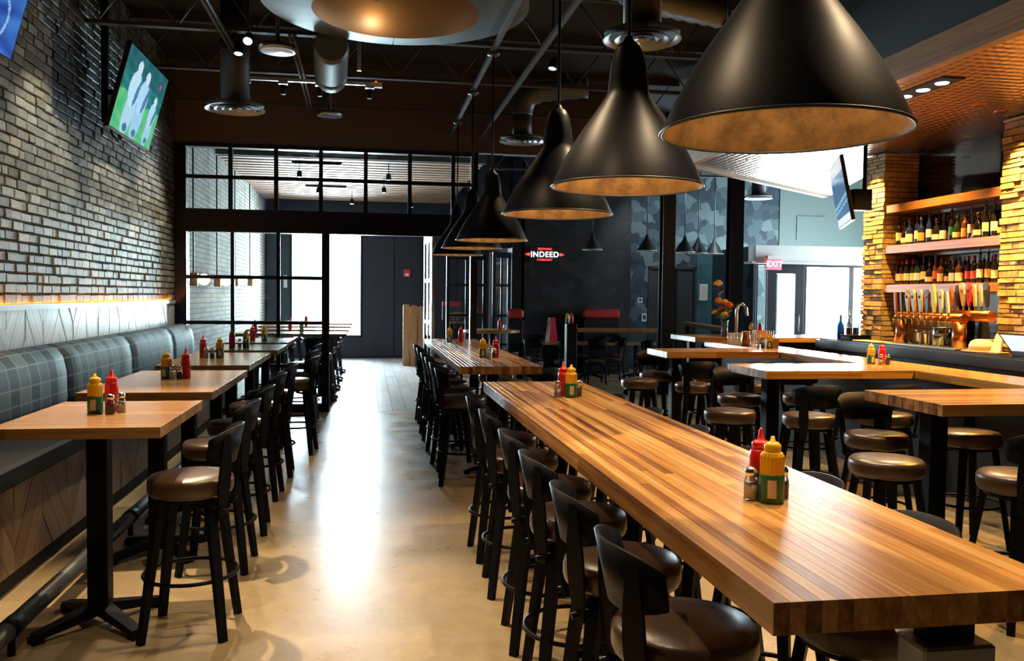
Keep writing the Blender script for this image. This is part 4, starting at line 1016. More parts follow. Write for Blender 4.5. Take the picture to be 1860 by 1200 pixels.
def diffuser(label, x, y, z, r=0.31, neck=0.15, top=DECK, m='diffuser_grey'):
    t = thing('air_diffuser', label, 'diffuser', (x, y, z), 0, 'round ceiling air diffusers')
    MB().lathe([(neck, 0.06), (neck, top-z)], 24).build('neck', 'joist_paint', t)
    for k, (a, b) in enumerate(((1.0, 0.84), (0.70, 0.56), (0.43, 0.31), (0.19, 0.02))):
        MB().loft([[(q*r*math.cos(2*math.pi*j/40), q*r*math.sin(2*math.pi*j/40), h) for j in range(40)] for q, h in ((a, 0.0), (b, 0.022), (b, 0.028), (a, 0.006))], True, False).build('cone_ring', m, t)
    MB().lathe([(0, 0.055), (r*0.97, 0.055), (neck, 0.075), (0, 0.075)], 40).build('back_cone', 'black_matt', t)
    return t
diffuser('round air diffuser near the brick wall left of the spotlight track', -1.42, 9.6, 3.64)
diffuser('round air diffuser behind the second pendant lamp', 2.13, 6.6, 3.72)
DF = diffuser('round air diffuser below a silver elbow at the header wall', 2.06, 11.6, 3.79, 0.31, 0.13, 4.2)
MB().box(-0.01, 0.01, -0.01, 0.01, 0.08, DECK-3.79).build('hanger_strap', 'joist_paint', DF)
diffuser('pale round air diffuser near the mosaic papered wall', 8.07*0.98, 16.6, 3.74, 0.28, 0.14, DECK, 'white_plastic')
tag(ribbed(arc((2.06, 11.6, 4.15), (2.06, 11.6, 4.42), (2.3, 11.5, 4.46))+[Vector((2.9, 11.3, 4.5))], 0.145).build('flexible_duct', 'galvanised'), 'silver duct elbow above the diffuser at the header wall', 'duct')
for lb, x, y, z, r, m in (('white round disc light beside the small spotlight', -0.87, 8.52, 3.99, 0.175, 'white_lens'), ('blue round disc light under the silver duct', -0.51, 11.4, 3.98, 0.16, 'blue_lens')):
    t = thing('disc_light', lb, 'ceiling light', (x, y, z), 0, 'disc lights')
    MB().lathe([(r*0.86, 0.0), (r, 0.004), (r, 0.05), (0, 0.06)], 32).build('housing', 'steel', t)
    MB().lathe([(0, -0.004), (r*0.85, 0.0), (r*0.85, 0.006), (0, 0.006)], 32).build('lens', m, t)
    MB().tube([(0, 0, 0.06), (0, 0, DECK-z)], 0.02, 8).build('stem', 'joist_paint', t)
def head(label, loc, target, stem_to, power=0, angle=55, color=WARM, lens='spot_lens'):
    t = thing('spotlight', label, 'spotlight', loc, 0, 'small black ceiling spotlights')
    d = (Vector(target)-Vector(loc)).normalized(); q = d.to_track_quat('Z', 'Y').to_matrix().to_4x4()
    MB().lathe([(0, -0.09), (0.035, -0.09), (0.045, -0.06), (0.05, 0.03), (0.044, 0.03), (0.042, 0.02), (0, 0.02)], 20, q).build('can', 'black_metal', t)
    MB().lathe([(0, 0.021), (0.041, 0.021)], 20, q).build('lens', lens, t)
    MB().tube([(0, 0, 0.03), (0, 0, stem_to-loc[2])], 0.009, 6).build('stem', 'black_metal', t)
    if power:
        o = spot('spotlight_lamp', t, d*0.05, (0, 0, 0), power, angle, color, 0.55, 0.03); o.rotation_euler = look_rot((0, 0, 0), d)
    return t
head('small white spotlight above the white disc light', (-1.14, 8.5, 4.08), (-1.3, 5.5, 1.0), DECK, 150, 50, NEUT)
HS = [((-1.55, 5.75, 4.1), (-0.95, 4.1, 0.8), 430, 62, 'nearest spotlight over the bench tables'), ((-1.15, 7.0, 4.1), (-1.1, 5.9, 1.0), 130, 60, 'spotlight over the second bench table'),
      ((0.1, 4.6, 4.1), (0.1, 3.6, 0.0), 100, 80, 'spotlight over the near aisle'), ((0.0, 2.6, 4.1), (0.2, 2.6, 0), 70, 80, 'spotlight over the aisle nearest the camera'),
      ((1.9, 3.3, 4.1), (1.15, 2.0, 1.0), 210, 75, 'spotlight over the near long table'), ((2.2, 5.4, 4.1), (1.2, 4.4, 1.0), 180, 75, 'spotlight between the long table and the bar'),
      ((3.0, 4.6, 4.1), (3.4, 4.3, 0.6), 170, 75, 'spotlight over the nearest peninsula'), ((3.2, 7.4, 4.1), (3.5, 6.4, 0.6), 150, 75, 'spotlight over the middle peninsula'), ((2.7, 2.5, 4.1), (1.7, 2.3, 1.0), 110, 60, 'spotlight right of the biggest pendant lamp'),
      ((1.9, 8.9, 4.1), (1.2, 8.2, 1.0), 90, 60, 'spotlight over the farther long table'), ((-1.3, 9.0, 4.1), (-1.3, 8.1, 1.0), 90, 55, 'spotlight over the third bench table'),
      ((3.2, 9.8, 4.1), (3.7, 9.0, 0.8), 80, 70, 'spotlight over the farthest peninsula')]
for loc, tg, pw, an, lb in HS: head(lb, loc, tg, 4.24 if any(abs(loc[1]-j) < 0.05 for j in joists) else DECK, pw*1.7, an, WARM)
for i, (loc, tg) in enumerate((((5.9, 16.0, 4.1), (6.6, 19.2, 1.9)), ((7.3, 16.2, 4.1), (7.9, 19.2, 1.6)))):  # two heads added to brighten the papered and teal wall
    head('%s added spotlight brightening the mosaic papered wall' % ('left', 'right')[i], loc, tg, DECK, 85, 70, (0.85, 0.95, 1.0))
for i, (loc, tg) in enumerate((((-1.5, 7.4, 4.25), (-2.65, 7.6, 1.9)), ((-1.5, 9.3, 4.25), (-2.65, 9.6, 1.8)), ((-1.5, 11.0, 4.25), (-2.65, 11.2, 1.75)))):
    head('%s spotlight washing the brick wall' % ORD[i], loc, tg, DECK, 190, 62, (0.98, 0.95, 0.78))
tr = thing('light_track', 'pale light track with small heads across the ceiling near the header wall', 'light track', (0, 9.9, 4.06))
MB().box(-1.36, 0.02, -0.018, 0.018, -0.018, 0.018).build('rail', 'track_lit', tr)
for x in (-1.35, -0.95, -0.55, 0.0):
    MB().box(x-0.05, x+0.05, -0.03, 0.03, -0.05, -0.018).build('adapter', 'track_lit', tr); MB().lathe([(0, -0.16), (0.03, -0.16), (0.035, -0.06), (0, -0.06)], 12, None, True, x, 0).build('head', 'black_metal', tr)
    MB().tube([(x, 0, 0.018), (x, 0, 0.16)], 0.006, 6).build('hanger', 'conduit', tr)
MB().box(0.02, 0.14, -0.03, 0.03, -0.035, 0.02).build('driver_box', 'white_plastic', tr); MB().box(0.06, 0.08, -0.032, -0.03, 0.021, 0.03).build('indicator', 'red_led', tr)
for i, (a, b) in enumerate((((-1.42, 5.5, 4.19), (-1.39, 9.43, 4.19)), ((-0.75, 8.56, 4.19), (-0.80, 12.3, 4.19)))):
    t = thing('conduit_pair', 'paired grey conduits along the ceiling, %s pair' % ('left' if i == 0 else 'right'), 'conduit', (0, 0, 0), 0, 'ceiling conduits')
    for dx in (-0.022, 0.022): MB().tube([(a[0]+dx, a[1], a[2]), (b[0]+dx, b[1], b[2])], 0.014, 8).build('conduit', 'conduit', t)
t = tag(MB().box(0.02-0.15, 0.06-0.15, 9.28, 9.32, 4.05, DECK).build('threaded_hanger', 'track_lit'), 'pale vertical hanger strut right of the silver duct', 'hanger')

# ------------------------------------------------------------------ televisions
def tv(label, loc, yaw, tilt, w, pic, name='television'):
    t = thing(name, label, 'television', loc); t.rotation_euler = (tilt, 0, yaw)
    t.rotation_mode = 'XYZ'
    h = w*0.575
    MB().cbox(-w/2, w/2, 0.0, 0.045, -h/2, h/2, 0.006).build('casing', 'tv_bezel', t)
    nx, nz = 96, 54; sw, sh = w-0.03, h-0.035
    vs = [(-sw/2+sw*i/nx, -0.001, -sh/2+sh*j/nz) for j in range(nz+1) for i in range(nx+1)]
    fs = [(j*(nx+1)+i, j*(nx+1)+i+1, (j+1)*(nx+1)+i+1, (j+1)*(nx+1)+i) for j in range(nz) for i in range(nx)]
    o = MB().add(vs, fs).build('screen', 'screen_picture', t)
    at = o.data.color_attributes.new('pic', 'FLOAT_COLOR', 'POINT')
    cs = []
    for j in range(nz+1):
        for i in range(nx+1): cs += [*pic(i/nx, j/nz), 1.0]
    at.data.foreach_set('color', cs)
    MB().box(-0.15, 0.15, 0.046, 0.09, -0.15, 0.15).build('mount_plate', 'black_metal', t)
    return t
def ell(u, v, cx, cy, rx, ry, sh=0): x = (u-cx-(v-cy)*sh)/rx; y = (v-cy)/ry; return x*x+y*y < 1
def match(u, v):
    n = 0.05*math.sin(u*23+v*17+2*math.sin(v*9))*math.sin(v*19-u*9)
    c = (0.10+n, 0.52+n, 0.22) if v < 0.47+0.03*math.sin(u*9) else (0.02+n*0.3, 0.20+n, 0.20+n)
    if v > 0.72: c = (0.02+n*.2, 0.13+n*.5, 0.15+n*.5)
    for cx, s, col in ((0.30, 1.05, (0.42, 0.70, 0.88)), (0.52, 1.0, (0.34, 0.62, 0.86)), (0.83, 0.75, (0.34, 0.62, 0.84))):
        b = 0.06
        if ell(u, v, cx, b+0.20*s, 0.11*s, 0.28*s, 0.10): c = col
        if ell(u, v, cx, b+0.48*s, 0.12*s, 0.22*s): c = tuple(min(1, k+0.10) for k in col)
        if ell(u, v, cx+0.01, b+0.74*s, 0.052*s, 0.085*s): c = (0.62, 0.80, 0.92)
        if ell(u, v, cx+0.07*s, b+0.46*s, 0.035*s, 0.17*s, 0.2): c = (0.08, 0.22, 0.42)
        if ell(u, v, cx, b+0.02, 0.05*s, 0.05*s): c = (0.04, 0.20, 0.30)
    if ell(u, v, 0.86, 0.83, 0.02, 0.035) or ell(u, v, 0.58, 0.73, 0.014, 0.022): c = (0.75, 0.05, 0.28)
    return c
def blueclip(u, v):
    n = 0.5+0.5*math.sin(u*13+3*math.sin(v*9))*math.sin(v*11+u*5)
    c = (0.015+0.04*n, 0.05+0.16*n, 0.32+0.30*n)
    for f in (abs((u-0.62)-(v-0.55)*0.5)-0.006, abs(v-0.72)-0.008 if 0.6 < u < 0.8 else 1): 
        if f < 0 and v > 0.35: c = (0.25, 0.50, 0.85)
    r = math.hypot((u-0.75)*1.7, v-0.28)
    if abs(r-0.2) < 0.015: c = (0.30, 0.55, 0.90)
    return c
def barclip(u, v):
    c = (0.03, 0.09, 0.22)
    if v > 0.80: c = (0.55, 0.58, 0.62)
    elif v > 0.72: c = (0.10, 0.20, 0.34)
    elif v < 0.12: c = (0.8, 0.85, 0.9)
    elif abs(v-0.30-u*0.12) < 0.03 or abs(v-0.22-u*0.1) < 0.02: c = (0.20, 0.42, 0.58)
    return c
tv1 = tv('large television with a football game tilted out from the brick wall', (-2.30, 9.30, 3.63), 1.564, 0.266, 1.45, match)
tv('cropped blue television at the upper left on the brick wall', (-2.30, 5.62, 3.63), 1.564, 0.266, 1.45, blueclip)
tv3 = tv('television seen nearly edge on, hung over the back bar', (5.85, 10.0, 3.01), -2.003, 0.197, 1.375, barclip)
for i, y in enumerate((9.05, 5.55)):
    t = thing('television_mount', 'black pole and arm holding the %s' % ('football television' if i == 0 else 'blue television'), 'mount', (0, y, 0), 0, 'television mounts')
    MB().box(-2.60, -2.54, -0.03, 0.03, 3.35, DECK).build('pole', 'black_metal', t)
    MB().bar((-2.54, 0.0, 3.65), (-2.40, 0.2, 3.62), 0.05, 0.05).build('arm', 'black_metal', t)
    MB().tube([(-2.56, -0.03, 3.45), (-2.5, -0.12, 3.30), (-2.46, -0.16, 3.2), (-2.44, -0.05, 3.16), (-2.46, 0.05, 3.25)], 0.01, 6).build('cable', 'black_metal', t)
t = thing('television_mount', 'black ceiling pole holding the television over the back bar', 'mount', (0, 0, 0))
MB().tube([(6.12, 9.88, 3.0), (6.12, 9.88, SZ)], 0.025, 12).build('pole', 'black_metal', t)
MB().box(5.95, 6.19, 9.82, 9.96, 2.80, 3.06).build('bracket', 'black_metal', t)
MB().bar((6.08, 9.88, 2.95), (5.90, 9.975, 3.0), 0.05, 0.05).build('arm', 'black_metal', t)

# ------------------------------------------------------------------ back bar: bottles, taps, small things
def bottle(style, glass, label, h=0.30):
    k = h/0.30
    if style == 'wine': pr = [(0, 0), (0.034, 0), (0.037, 0.006), (0.037, 0.18*k), (0.030, 0.205*k), (0.015, 0.225*k), (0.0135, 0.29*k), (0.015, 0.292*k), (0.015, 0.30*k), (0, 0.30*k)]; r, a, b = 0.0376, 0.05*k, 0.135*k
    elif style == 'square': pr = [(0, 0), (0.040, 0), (0.043, 0.006), (0.043, 0.165*k), (0.036, 0.185*k), (0.016, 0.20*k), (0.014, 0.25*k), (0.019, 0.252*k), (0.019, 0.285*k), (0, 0.285*k)]; r, a, b = 0.0436, 0.03*k, 0.12*k
    elif style == 'round': pr = [(0, 0), (0.045, 0), (0.052, 0.012), (0.050, 0.11*k), (0.036, 0.16*k), (0.016, 0.185*k), (0.014, 0.225*k), (0.021, 0.227*k), (0.021, 0.255*k), (0, 0.26*k)]; r, a, b = 0.0525, 0.03*k, 0.085*k
    else: pr = [(0, 0), (0.032, 0), (0.034, 0.005), (0.031, 0.19*k), (0.024, 0.215*k), (0.014, 0.235*k), (0.013, 0.30*k), (0.016, 0.302*k), (0.016, 0.33*k), (0, 0.33*k)]; r, a, b = 0.0346, 0.06*k, 0.15*k
    t = thing('bottle', 'x', 'bottle')
    n = 20 if style != 'square' else 8
    MB().lathe(pr, n).build('glass_body', glass, t)
    vs = [(r*math.cos(q), r*math.sin(q), z) for z in (a, b) for q in [R_(90+15*j) for j in range(15)]]
    if style == 'square': vs = [(p[0]*0.99, p[1]*0.99, p[2]) for p in vs]
    MB().add(vs, [(j, j+1, j+16, j+15) for j in range(14)], True).build('paper_label', label, t)
    zt = pr[-1][1]
    MB().lathe([(0, zt), (0.014, zt), (0.014, zt+0.006), (0.005, zt+0.012), (0.004, zt+0.05), (0, zt+0.05)], 10).build('pourer', 'steel', t) if style in ('square', 'slim') else MB().lathe([(0.0155, zt-0.05), (0.0165, zt-0.048), (0.0165, zt+0.002), (0, zt+0.003)], 12).build('capsule', 'dark_red_plastic' if glass == 'dark_glass' else 'black_metal', t)
    return t
GN = {'dark_glass': 'black', 'brown_glass': 'brown', 'green_glass': 'dark green', 'navy_glass': 'navy', 'whisky_glass': 'amber', 'clear_glass': 'clear', 'blue_glass': 'cobalt blue'}
LN = {'cream_label': 'cream', 'white_label': 'white', 'red_label': 'red', 'amber_label': 'amber', 'green_label': 'green'}
UP = [('slim', 'dark_glass', 'cream_label'), ('round', 'whisky_glass', 'cream_label'), ('square', 'navy_glass', 'white_label'), ('slim', 'navy_glass', 'white_label'), ('square', 'navy_glass', 'amber_label'), ('slim', 'navy_glass', 'white_label'), ('round', 'dark_glass', 'white_label'),
      ('square', 'clear_glass', 'white_label'), ('slim', 'dark_glass', 'green_label'), ('round', 'green_glass', 'cream_label'), ('square', 'brown_glass', 'amber_label'), ('slim', 'clear_glass', 'white_label'), ('round', 'dark_glass', 'white_label'), ('slim', 'dark_glass', 'cream_label'), ('slim', 'dark_glass', 'white_label'), ('round', 'whisky_glass', 'amber_label')]
LO = [('wine', 'dark_glass', 'white_label'), ('wine', 'dark_glass', 'amber_label'), ('wine', 'dark_glass', 'cream_label'), ('wine', 'dark_glass', 'cream_label'), ('wine', 'green_glass', 'white_label'), ('slim', 'dark_glass', 'cream_label'), ('round', 'dark_glass', 'cream_label'), ('slim', 'brown_glass', 'red_label'), ('square', 'brown_glass', 'cream_label'),
      ('round', 'whisky_glass', 'amber_label'), ('square', 'clear_glass', 'white_label'), ('square', 'brown_glass', 'white_label'), ('wine', 'dark_glass', 'red_label'), ('wine', 'dark_glass', 'red_label'), ('slim', 'dark_glass', 'white_label'), ('slim', 'dark_glass', 'amber_label'), ('wine', 'dark_glass', 'cream_label'), ('wine', 'dark_glass', 'cream_label')]
BPROT = {}
def put_bottle(st, gl, la, h, loc, label, group):
    key = (st, gl, la, h)
    if key not in BPROT:
        t = bottle(st, gl, la, h); t.location = loc; t['label'] = label; t['group'] = group; BPROT[key] = t
    else: dup(BPROT[key], loc, rj(20), label, group)
for i, (st, gl, la) in enumerate(UP):
    put_bottle(st, gl, la, 0.33, (6.70+random.uniform(-0.02, 0.03), 10.04-1.86*i/(len(UP)-1), 2.3805), '%s bottle with %s label, %s from the left on the middle bar shelf' % (GN[gl], LN[la], ORD[i]), 'bottles on the middle shelf')
for i, (st, gl, la) in enumerate(LO):
    put_bottle(st, gl, la, 0.31, (6.70+random.uniform(-0.02, 0.03), 10.04-1.87*i/(len(LO)-1), 1.8805), '%s bottle with %s label, %s from the left on the lowest bar shelf' % (GN[gl], LN[la], ORD[i]), 'bottles on the lowest shelf')
# second rows, darker bottles behind
for zi, zt, nm in ((0, 2.3805, 'middle'), (1, 1.8805, 'lowest')):
    for i in range(12):
        st, gl, la = random.choice(UP if zi == 0 else LO)
        put_bottle(st, gl, la, 0.33 if zi == 0 else 0.29, (6.90, 9.98-1.75*i/11, zt), 'bottle standing in the back row of the %s bar shelf, %s from the left' % (nm, ORD[i]), 'back row bottles on the %s shelf' % nm)

tt = thing('tap_tower', 'copper beer tap tower with a row of tall handles', 'beer tap', (6.38, 0, 1.15))
TY0, TY1 = 8.40, 9.42
MB().tube([(0, TY0, 0), (0, TY0, 0.30)], 0.075, 24).build('column', 'copper', tt); MB().tube([(0, TY1, 0), (0, TY1, 0.30)], 0.075, 24).build('column', 'copper', tt)
MB().tube([(0, TY0-0.075, 0.335), (0, TY1+0.075, 0.335)], 0.055, 24).build('manifold', 'copper', tt)
MB().tube([(0.12, 8.06, 0.37), (0.12, 8.75, 0.37)], 0.06, 24).build('manifold', 'copper', tt)
MB().cbox(-0.16, 0.16, TY0-0.15, TY1+0.1, 0.0, 0.02, 0.006).build('drip_tray', 'steel', tt)
HM = ['tap_orange', 'tap_dark', 'tap_cream', 'tap_cream', 'tap_cream', 'tap_dark', 'tap_yellow', 'tap_cream', 'white_label']
def handle(parent, y, x, z, m, kind, lean=0.02):
    w = 0.028
    if kind == 0: pts = [(0.012, 0), (0.016, 0.05), (0.03, 0.14), (0.034, 0.20), (0.02, 0.26), (0.028, 0.30), (0.015, 0.33)]
    elif kind == 1: pts = [(0.014, 0), (0.018, 0.05), (0.018, 0.22), (0.012, 0.27)]
    elif kind == 2: pts = [(0.012, 0), (0.026, 0.06), (0.034, 0.20), (0.040, 0.25), (0.02, 0.30)]
    else: pts = [(0.012, 0), (0.02, 0.04), (0.036, 0.12), (0.032, 0.26), (0.02, 0.34), (0.008, 0.37)]
    pts = [(a, b*0.86) for a, b in pts]
    poly = [(a, b) for a, b in pts]+[(-a, b) for a, b in reversed(pts)]
    o = MB().prism(poly, -0.012, 0.012, 'x').build('tap_handle', m, parent, (x, y, z)); o.rotation_euler = (R_(random.uniform(-3, 3)), R_(-6), 0)
    if kind in (0, 2): MB().lathe([(0, -0.003), (0.018, -0.003), (0.018, 0.003), (0, 0.003)], 14, Matrix.Translation((-0.013, 0, 0.175)) @ Matrix.Rotation(R_(90), 4, 'Y')).build('badge', random.choice(('tap_dark', 'white_label', 'tap_red')), o)
    MB().lathe([(0.008, -0.05), (0.012, -0.04), (0.012, -0.01), (0.008, 0.0)], 10).build('ferrule', 'brass', o)
for i in range(9):
    y = TY1-0.02-i*0.118
    MB().tube([(-0.03, y, 0.345), (-0.11, y, 0.345), (-0.125, y, 0.315), (-0.128, y, 0.255)], 0.011, 8).build('faucet', 'brass', tt)
    handle(tt, y, -0.10, 0.40, HM[i], [1, 1, 0, 2, 2, 2, 3, 2, 1][i])
for i in range(7): handle(tt, 8.66-i*0.092, 0.10, 0.475, ['tap_orange', 'tap_dark', 'tap_cream', 'tap_red', 'tap_cream', 'white_label', 'tap_dark'][i], [1, 1, 2, 2, 1, 1, 2][i])

def put(label, cat, name, loc, parts, group=None):
    t = thing(name, label, cat, loc, 0, group)
    for nm, mb, m in parts: mb.build(nm, m, t)
    return t
CZ = 1.151
def tall_bottle(name, label, loc, glass, liquid=None):
    t = put(label, 'bottle', name, loc, [('glass_body', MB().lathe([(0, 0), (0.038, 0), (0.042, 0.006), (0.042, 0.17), (0.034, 0.20), (0.016, 0.24), (0.014, 0.30), (0.016, 0.302), (0.016, 0.315), (0, 0.315)], 20), glass),
        ('pourer', MB().lathe([(0, 0.315), (0.014, 0.315), (0.013, 0.325), (0.005, 0.33), (0.004, 0.38), (0, 0.38)], 10), 'steel')])
    if liquid: MB().lathe([(0, 0.006), (0.038, 0.006), (0.038, 0.15), (0, 0.15)], 16).build('contents', liquid, t)
tall_bottle('bottle', 'cobalt blue bottle at the left end of the back counter', (6.28, 10.62, CZ), 'blue_glass')
tall_bottle('bottle', 'bottle of red syrup at the end of the back counter', (6.50, 10.77, CZ), 'clear_glass', 'red_liquid')
tall_bottle('bottle', 'bottle of turquoise syrup next to the stone pillar', (6.61, 10.79, CZ), 'clear_glass', 'cyan_liquid')
tall_bottle('bottle', 'clear bottle with pourer behind the cobalt bottle', (6.40, 10.80, CZ), 'clear_glass')
put('low black tray in front of the left stone pillar', 'tray', 'bar_tray', (6.36, 10.38, CZ), [('base', MB().cbox(-0.15, 0.15, -0.13, 0.12, 0, 0.06, 0.01), 'black_metal'), ('lip', MB().cbox(-0.155, 0.155, -0.135, 0.125, 0.06, 0.07, 0.004), 'counter_black')])
put('white paper cone of napkins left of the tap tower', 'napkins', 'napkin_stack', (6.51, 9.62, CZ), [('stack', MB().loft([[(-0.07, -0.05, 0), (0.07, -0.05, 0), (0.07, 0.05, 0), (-0.07, 0.05, 0)], [(-0.03, -0.03, 0.34), (0.04, -0.03, 0.34), (0.04, 0.03, 0.34), (-0.03, 0.03, 0.34)]], False), 'paper'), ('band', MB().box(-0.076, 0.076, -0.056, 0.056, 0.02, 0.03), 'light_wood')])
put('long thin cutting board along the back counter edge', 'board', 'cutting_board', (6.30, 9.87, CZ), [('board', MB().cbox(-0.12, 0.10, -0.30, 0.30, 0, 0.015, 0.004), 'ceramic'), ('groove', MB().box(-0.09, 0.07, -0.27, 0.27, 0.015, 0.016), 'paper')])
for i, (dy, m, h) in enumerate(((0.82, 'paper', 0.16), (0.68, 'ceramic', 0.15), (0.52, 'amber_label', 0.17), (0.05, 'white_label', 0.12))):
    put('%s jar from the left under the beer taps' % ORD[i], 'jar', 'jar', (6.46, 8.45+dy, CZ+0.0195), [('jar_body', MB().lathe([(0, 0), (0.038, 0), (0.04, 0.01), (0.036, h*0.75), (0.03, h*0.8), (0, h*0.8)], 18), m), ('lid', MB().lathe([(0, h*0.8), (0.033, h*0.8), (0.033, h*0.92), (0.02, h), (0, h)], 18), 'steel')], 'jars under the taps')
put('stainless cocktail canister under the right end of the taps', 'canister', 'steel_canister', (6.43, 8.76, CZ+0.0195), [('body', MB().lathe([(0, 0), (0.10, 0), (0.10, 0.2), (0.096, 0.205), (0.092, 0.2), (0.092, 0.02), (0, 0.02)], 28), 'chrome'), ('rim', MB().tube([(0.1*math.cos(2*math.pi*k/28), 0.1*math.sin(2*math.pi*k/28), 0.205) for k in range(28)], 0.004, 6, True), 'steel')])
put('cream upturned bowl on a board at the foot of the right pillar', 'bowl', 'upturned_bowl', (6.34, 8.0, CZ), [('board', MB().lathe([(0, 0), (0.19, 0), (0.19, 0.012), (0, 0.012)], 28), 'light_wood'), ('bowl', MB().lathe([(0, 0.013), (0.125, 0.013), (0.12, 0.07), (0.10, 0.11), (0.06, 0.13), (0, 0.133)], 28), 'ceramic')])
put('black raised box with pale top beside the tap tower', 'box', 'raised_box', (6.74, 8.21, CZ), [('base', MB().cbox(-0.17, 0.17, -0.10, 0.12, 0, 0.10, 0.006), 'counter_black'), ('top', MB().cbox(-0.18, 0.18, -0.11, 0.13, 0.10, 0.115, 0.004), 'ceramic')])
put('small lit screen on the back bar wall right of the taps', 'screen', 'wall_screen', (7.06, 8.42, 1.38), [('casing', MB().cbox(-0.02, 0.015, -0.11, 0.11, 0, 0.20, 0.006), 'tv_bezel'), ('display', MB().box(-0.0225, -0.0205, -0.095, 0.095, 0.015, 0.185), 'screen_white')])
put('wooden card holder with a bill at the foot of the right pillar', 'holder', 'card_holder', (6.25, 7.67, CZ), [('base', MB().cbox(-0.07, 0.07, -0.10, 0.10, 0, 0.02, 0.004), 'light_wood'), ('card', MB().loft([[(-0.02, -0.07, 0.02), (0.0, -0.07, 0.02), (0.0, 0.07, 0.02), (-0.02, 0.07, 0.02)], [(0.03, -0.05, 0.20), (0.04, -0.05, 0.20), (0.04, 0.05, 0.20), (0.03, 0.05, 0.20)]], False), 'paper')])
p = atz(1845, 660, 1.18)
tm = thing('till_terminal', 'tilted bar till touchscreen at the right edge', 'till', (6.24, 7.30, 1.1505))
MB().cbox(-0.06, 0.06, -0.09, 0.09, 0, 0.05, 0.006).build('foot', 'tv_bezel', tm)
q = Matrix.Translation((-0.04, 0, 0.13)) @ Matrix.Rotation(R_(-40), 4, 'Y')
MB().box(-0.012, 0.012, -0.19, 0.19, -0.13, 0.13, q).build('casing', 'tv_bezel', tm); MB().box(-0.0135, -0.0125, -0.17, 0.17, -0.11, 0.11, q).build('display', 'screen_white', tm)
# bar top: glasses, caddy, pitcher, flowers
gl0 = None
gi = 0
for r in range(3):
    for c in range(5):
        loc = (4.86+0.095*r, 10.55+0.105*c, Z); lb = '%s pint glass from the near end, %s row of the cluster on the bar' % (ORD[c], ('aisle side', 'middle', 'bartender side')[r])
        if gl0 is None:
            gl0 = put(lb, 'glass', 'pint_glass', loc, [('glass_wall', MB().lathe([(0, 0), (0.030, 0), (0.043, 0.145), (0.040, 0.145), (0.028, 0.012), (0, 0.012)], 16), 'pint_clear')], 'pint glasses on the bar')
        else: dup(gl0, loc, 0, lb, 'pint glasses on the bar')
put('copper pitcher beside the knife caddy on the bar', 'pitcher', 'copper_pitcher', (4.80, 10.35, Z), [('body', MB().lathe([(0, 0), (0.05, 0), (0.062, 0.05), (0.052, 0.13), (0.045, 0.17), (0.055, 0.19), (0.050, 0.19), (0.04, 0.17), (0, 0.17)], 20), 'copper'), ('handle', MB().tube([(0.05, 0, 0.16), (0.10, 0, 0.15), (0.11, 0, 0.09), (0.06, 0, 0.05)], 0.007, 6), 'copper')])
t = put('wooden caddy holding knives and menus on the bar', 'caddy', 'cutlery_caddy', (4.98, 10.02, Z), [('box', MB().box(-0.08, 0.08, -0.06, -0.05, 0, 0.11).box(-0.08, 0.08, 0.05, 0.06, 0, 0.11).box(-0.08, -0.07, -0.05, 0.05, 0, 0.11).box(0.07, 0.08, -0.05, 0.05, 0, 0.11).box(-0.07, 0.07, -0.05, 0.05, 0, 0.01), 'light_wood')])
for k in range(4): MB().box(-0.05+0.03*k, -0.035+0.03*k, -0.004, 0.004, 0.011, 0.20+0.012*(k % 2)).build('knife', 'steel', t)
put('small wooden box beside the flower vase', 'box', 'wooden_box', (5.70, 11.82, 1.126), [('sides', MB().box(-0.09, 0.09, -0.07, -0.06, 0, 0.09).box(-0.09, 0.09, 0.06, 0.07, 0, 0.09).box(-0.09, -0.08, -0.06, 0.06, 0, 0.09).box(0.08, 0.09, -0.06, 0.06, 0, 0.09), 'light_wood'), ('bottom', MB().box(-0.08, 0.08, -0.06, 0.06, 0, 0.01), 'light_wood')])
put('tall chrome tap standing behind the raised bar end', 'tap', 'swan_tap', (5.50, 12.2, 1.126), [('spout', MB().tube([(0, 0, 0.0), (0, 0, 0.38), (0.02, -0.02, 0.46), (0.06, -0.05, 0.48), (0.11, -0.09, 0.42), (0.12, -0.10, 0.30)], 0.022, 12), 'chrome'), ('base', MB().lathe([(0, 0), (0.04, 0), (0.035, 0.03), (0, 0.03)], 16), 'chrome')])
vz = thing('flower_vase', 'glass vase of orange and yellow flowers on the raised bar end', 'vase', (5.18, 11.9, 1.126))
MB().lathe([(0, 0), (0.055, 0), (0.058, 0.005), (0.045, 0.10), (0.048, 0.20), (0.062, 0.25), (0.057, 0.25), (0.043, 0.20), (0.040, 0.10), (0.05, 0.012), (0, 0.012)], 20).build('vase', 'clear_glass', vz)
random.seed(21)
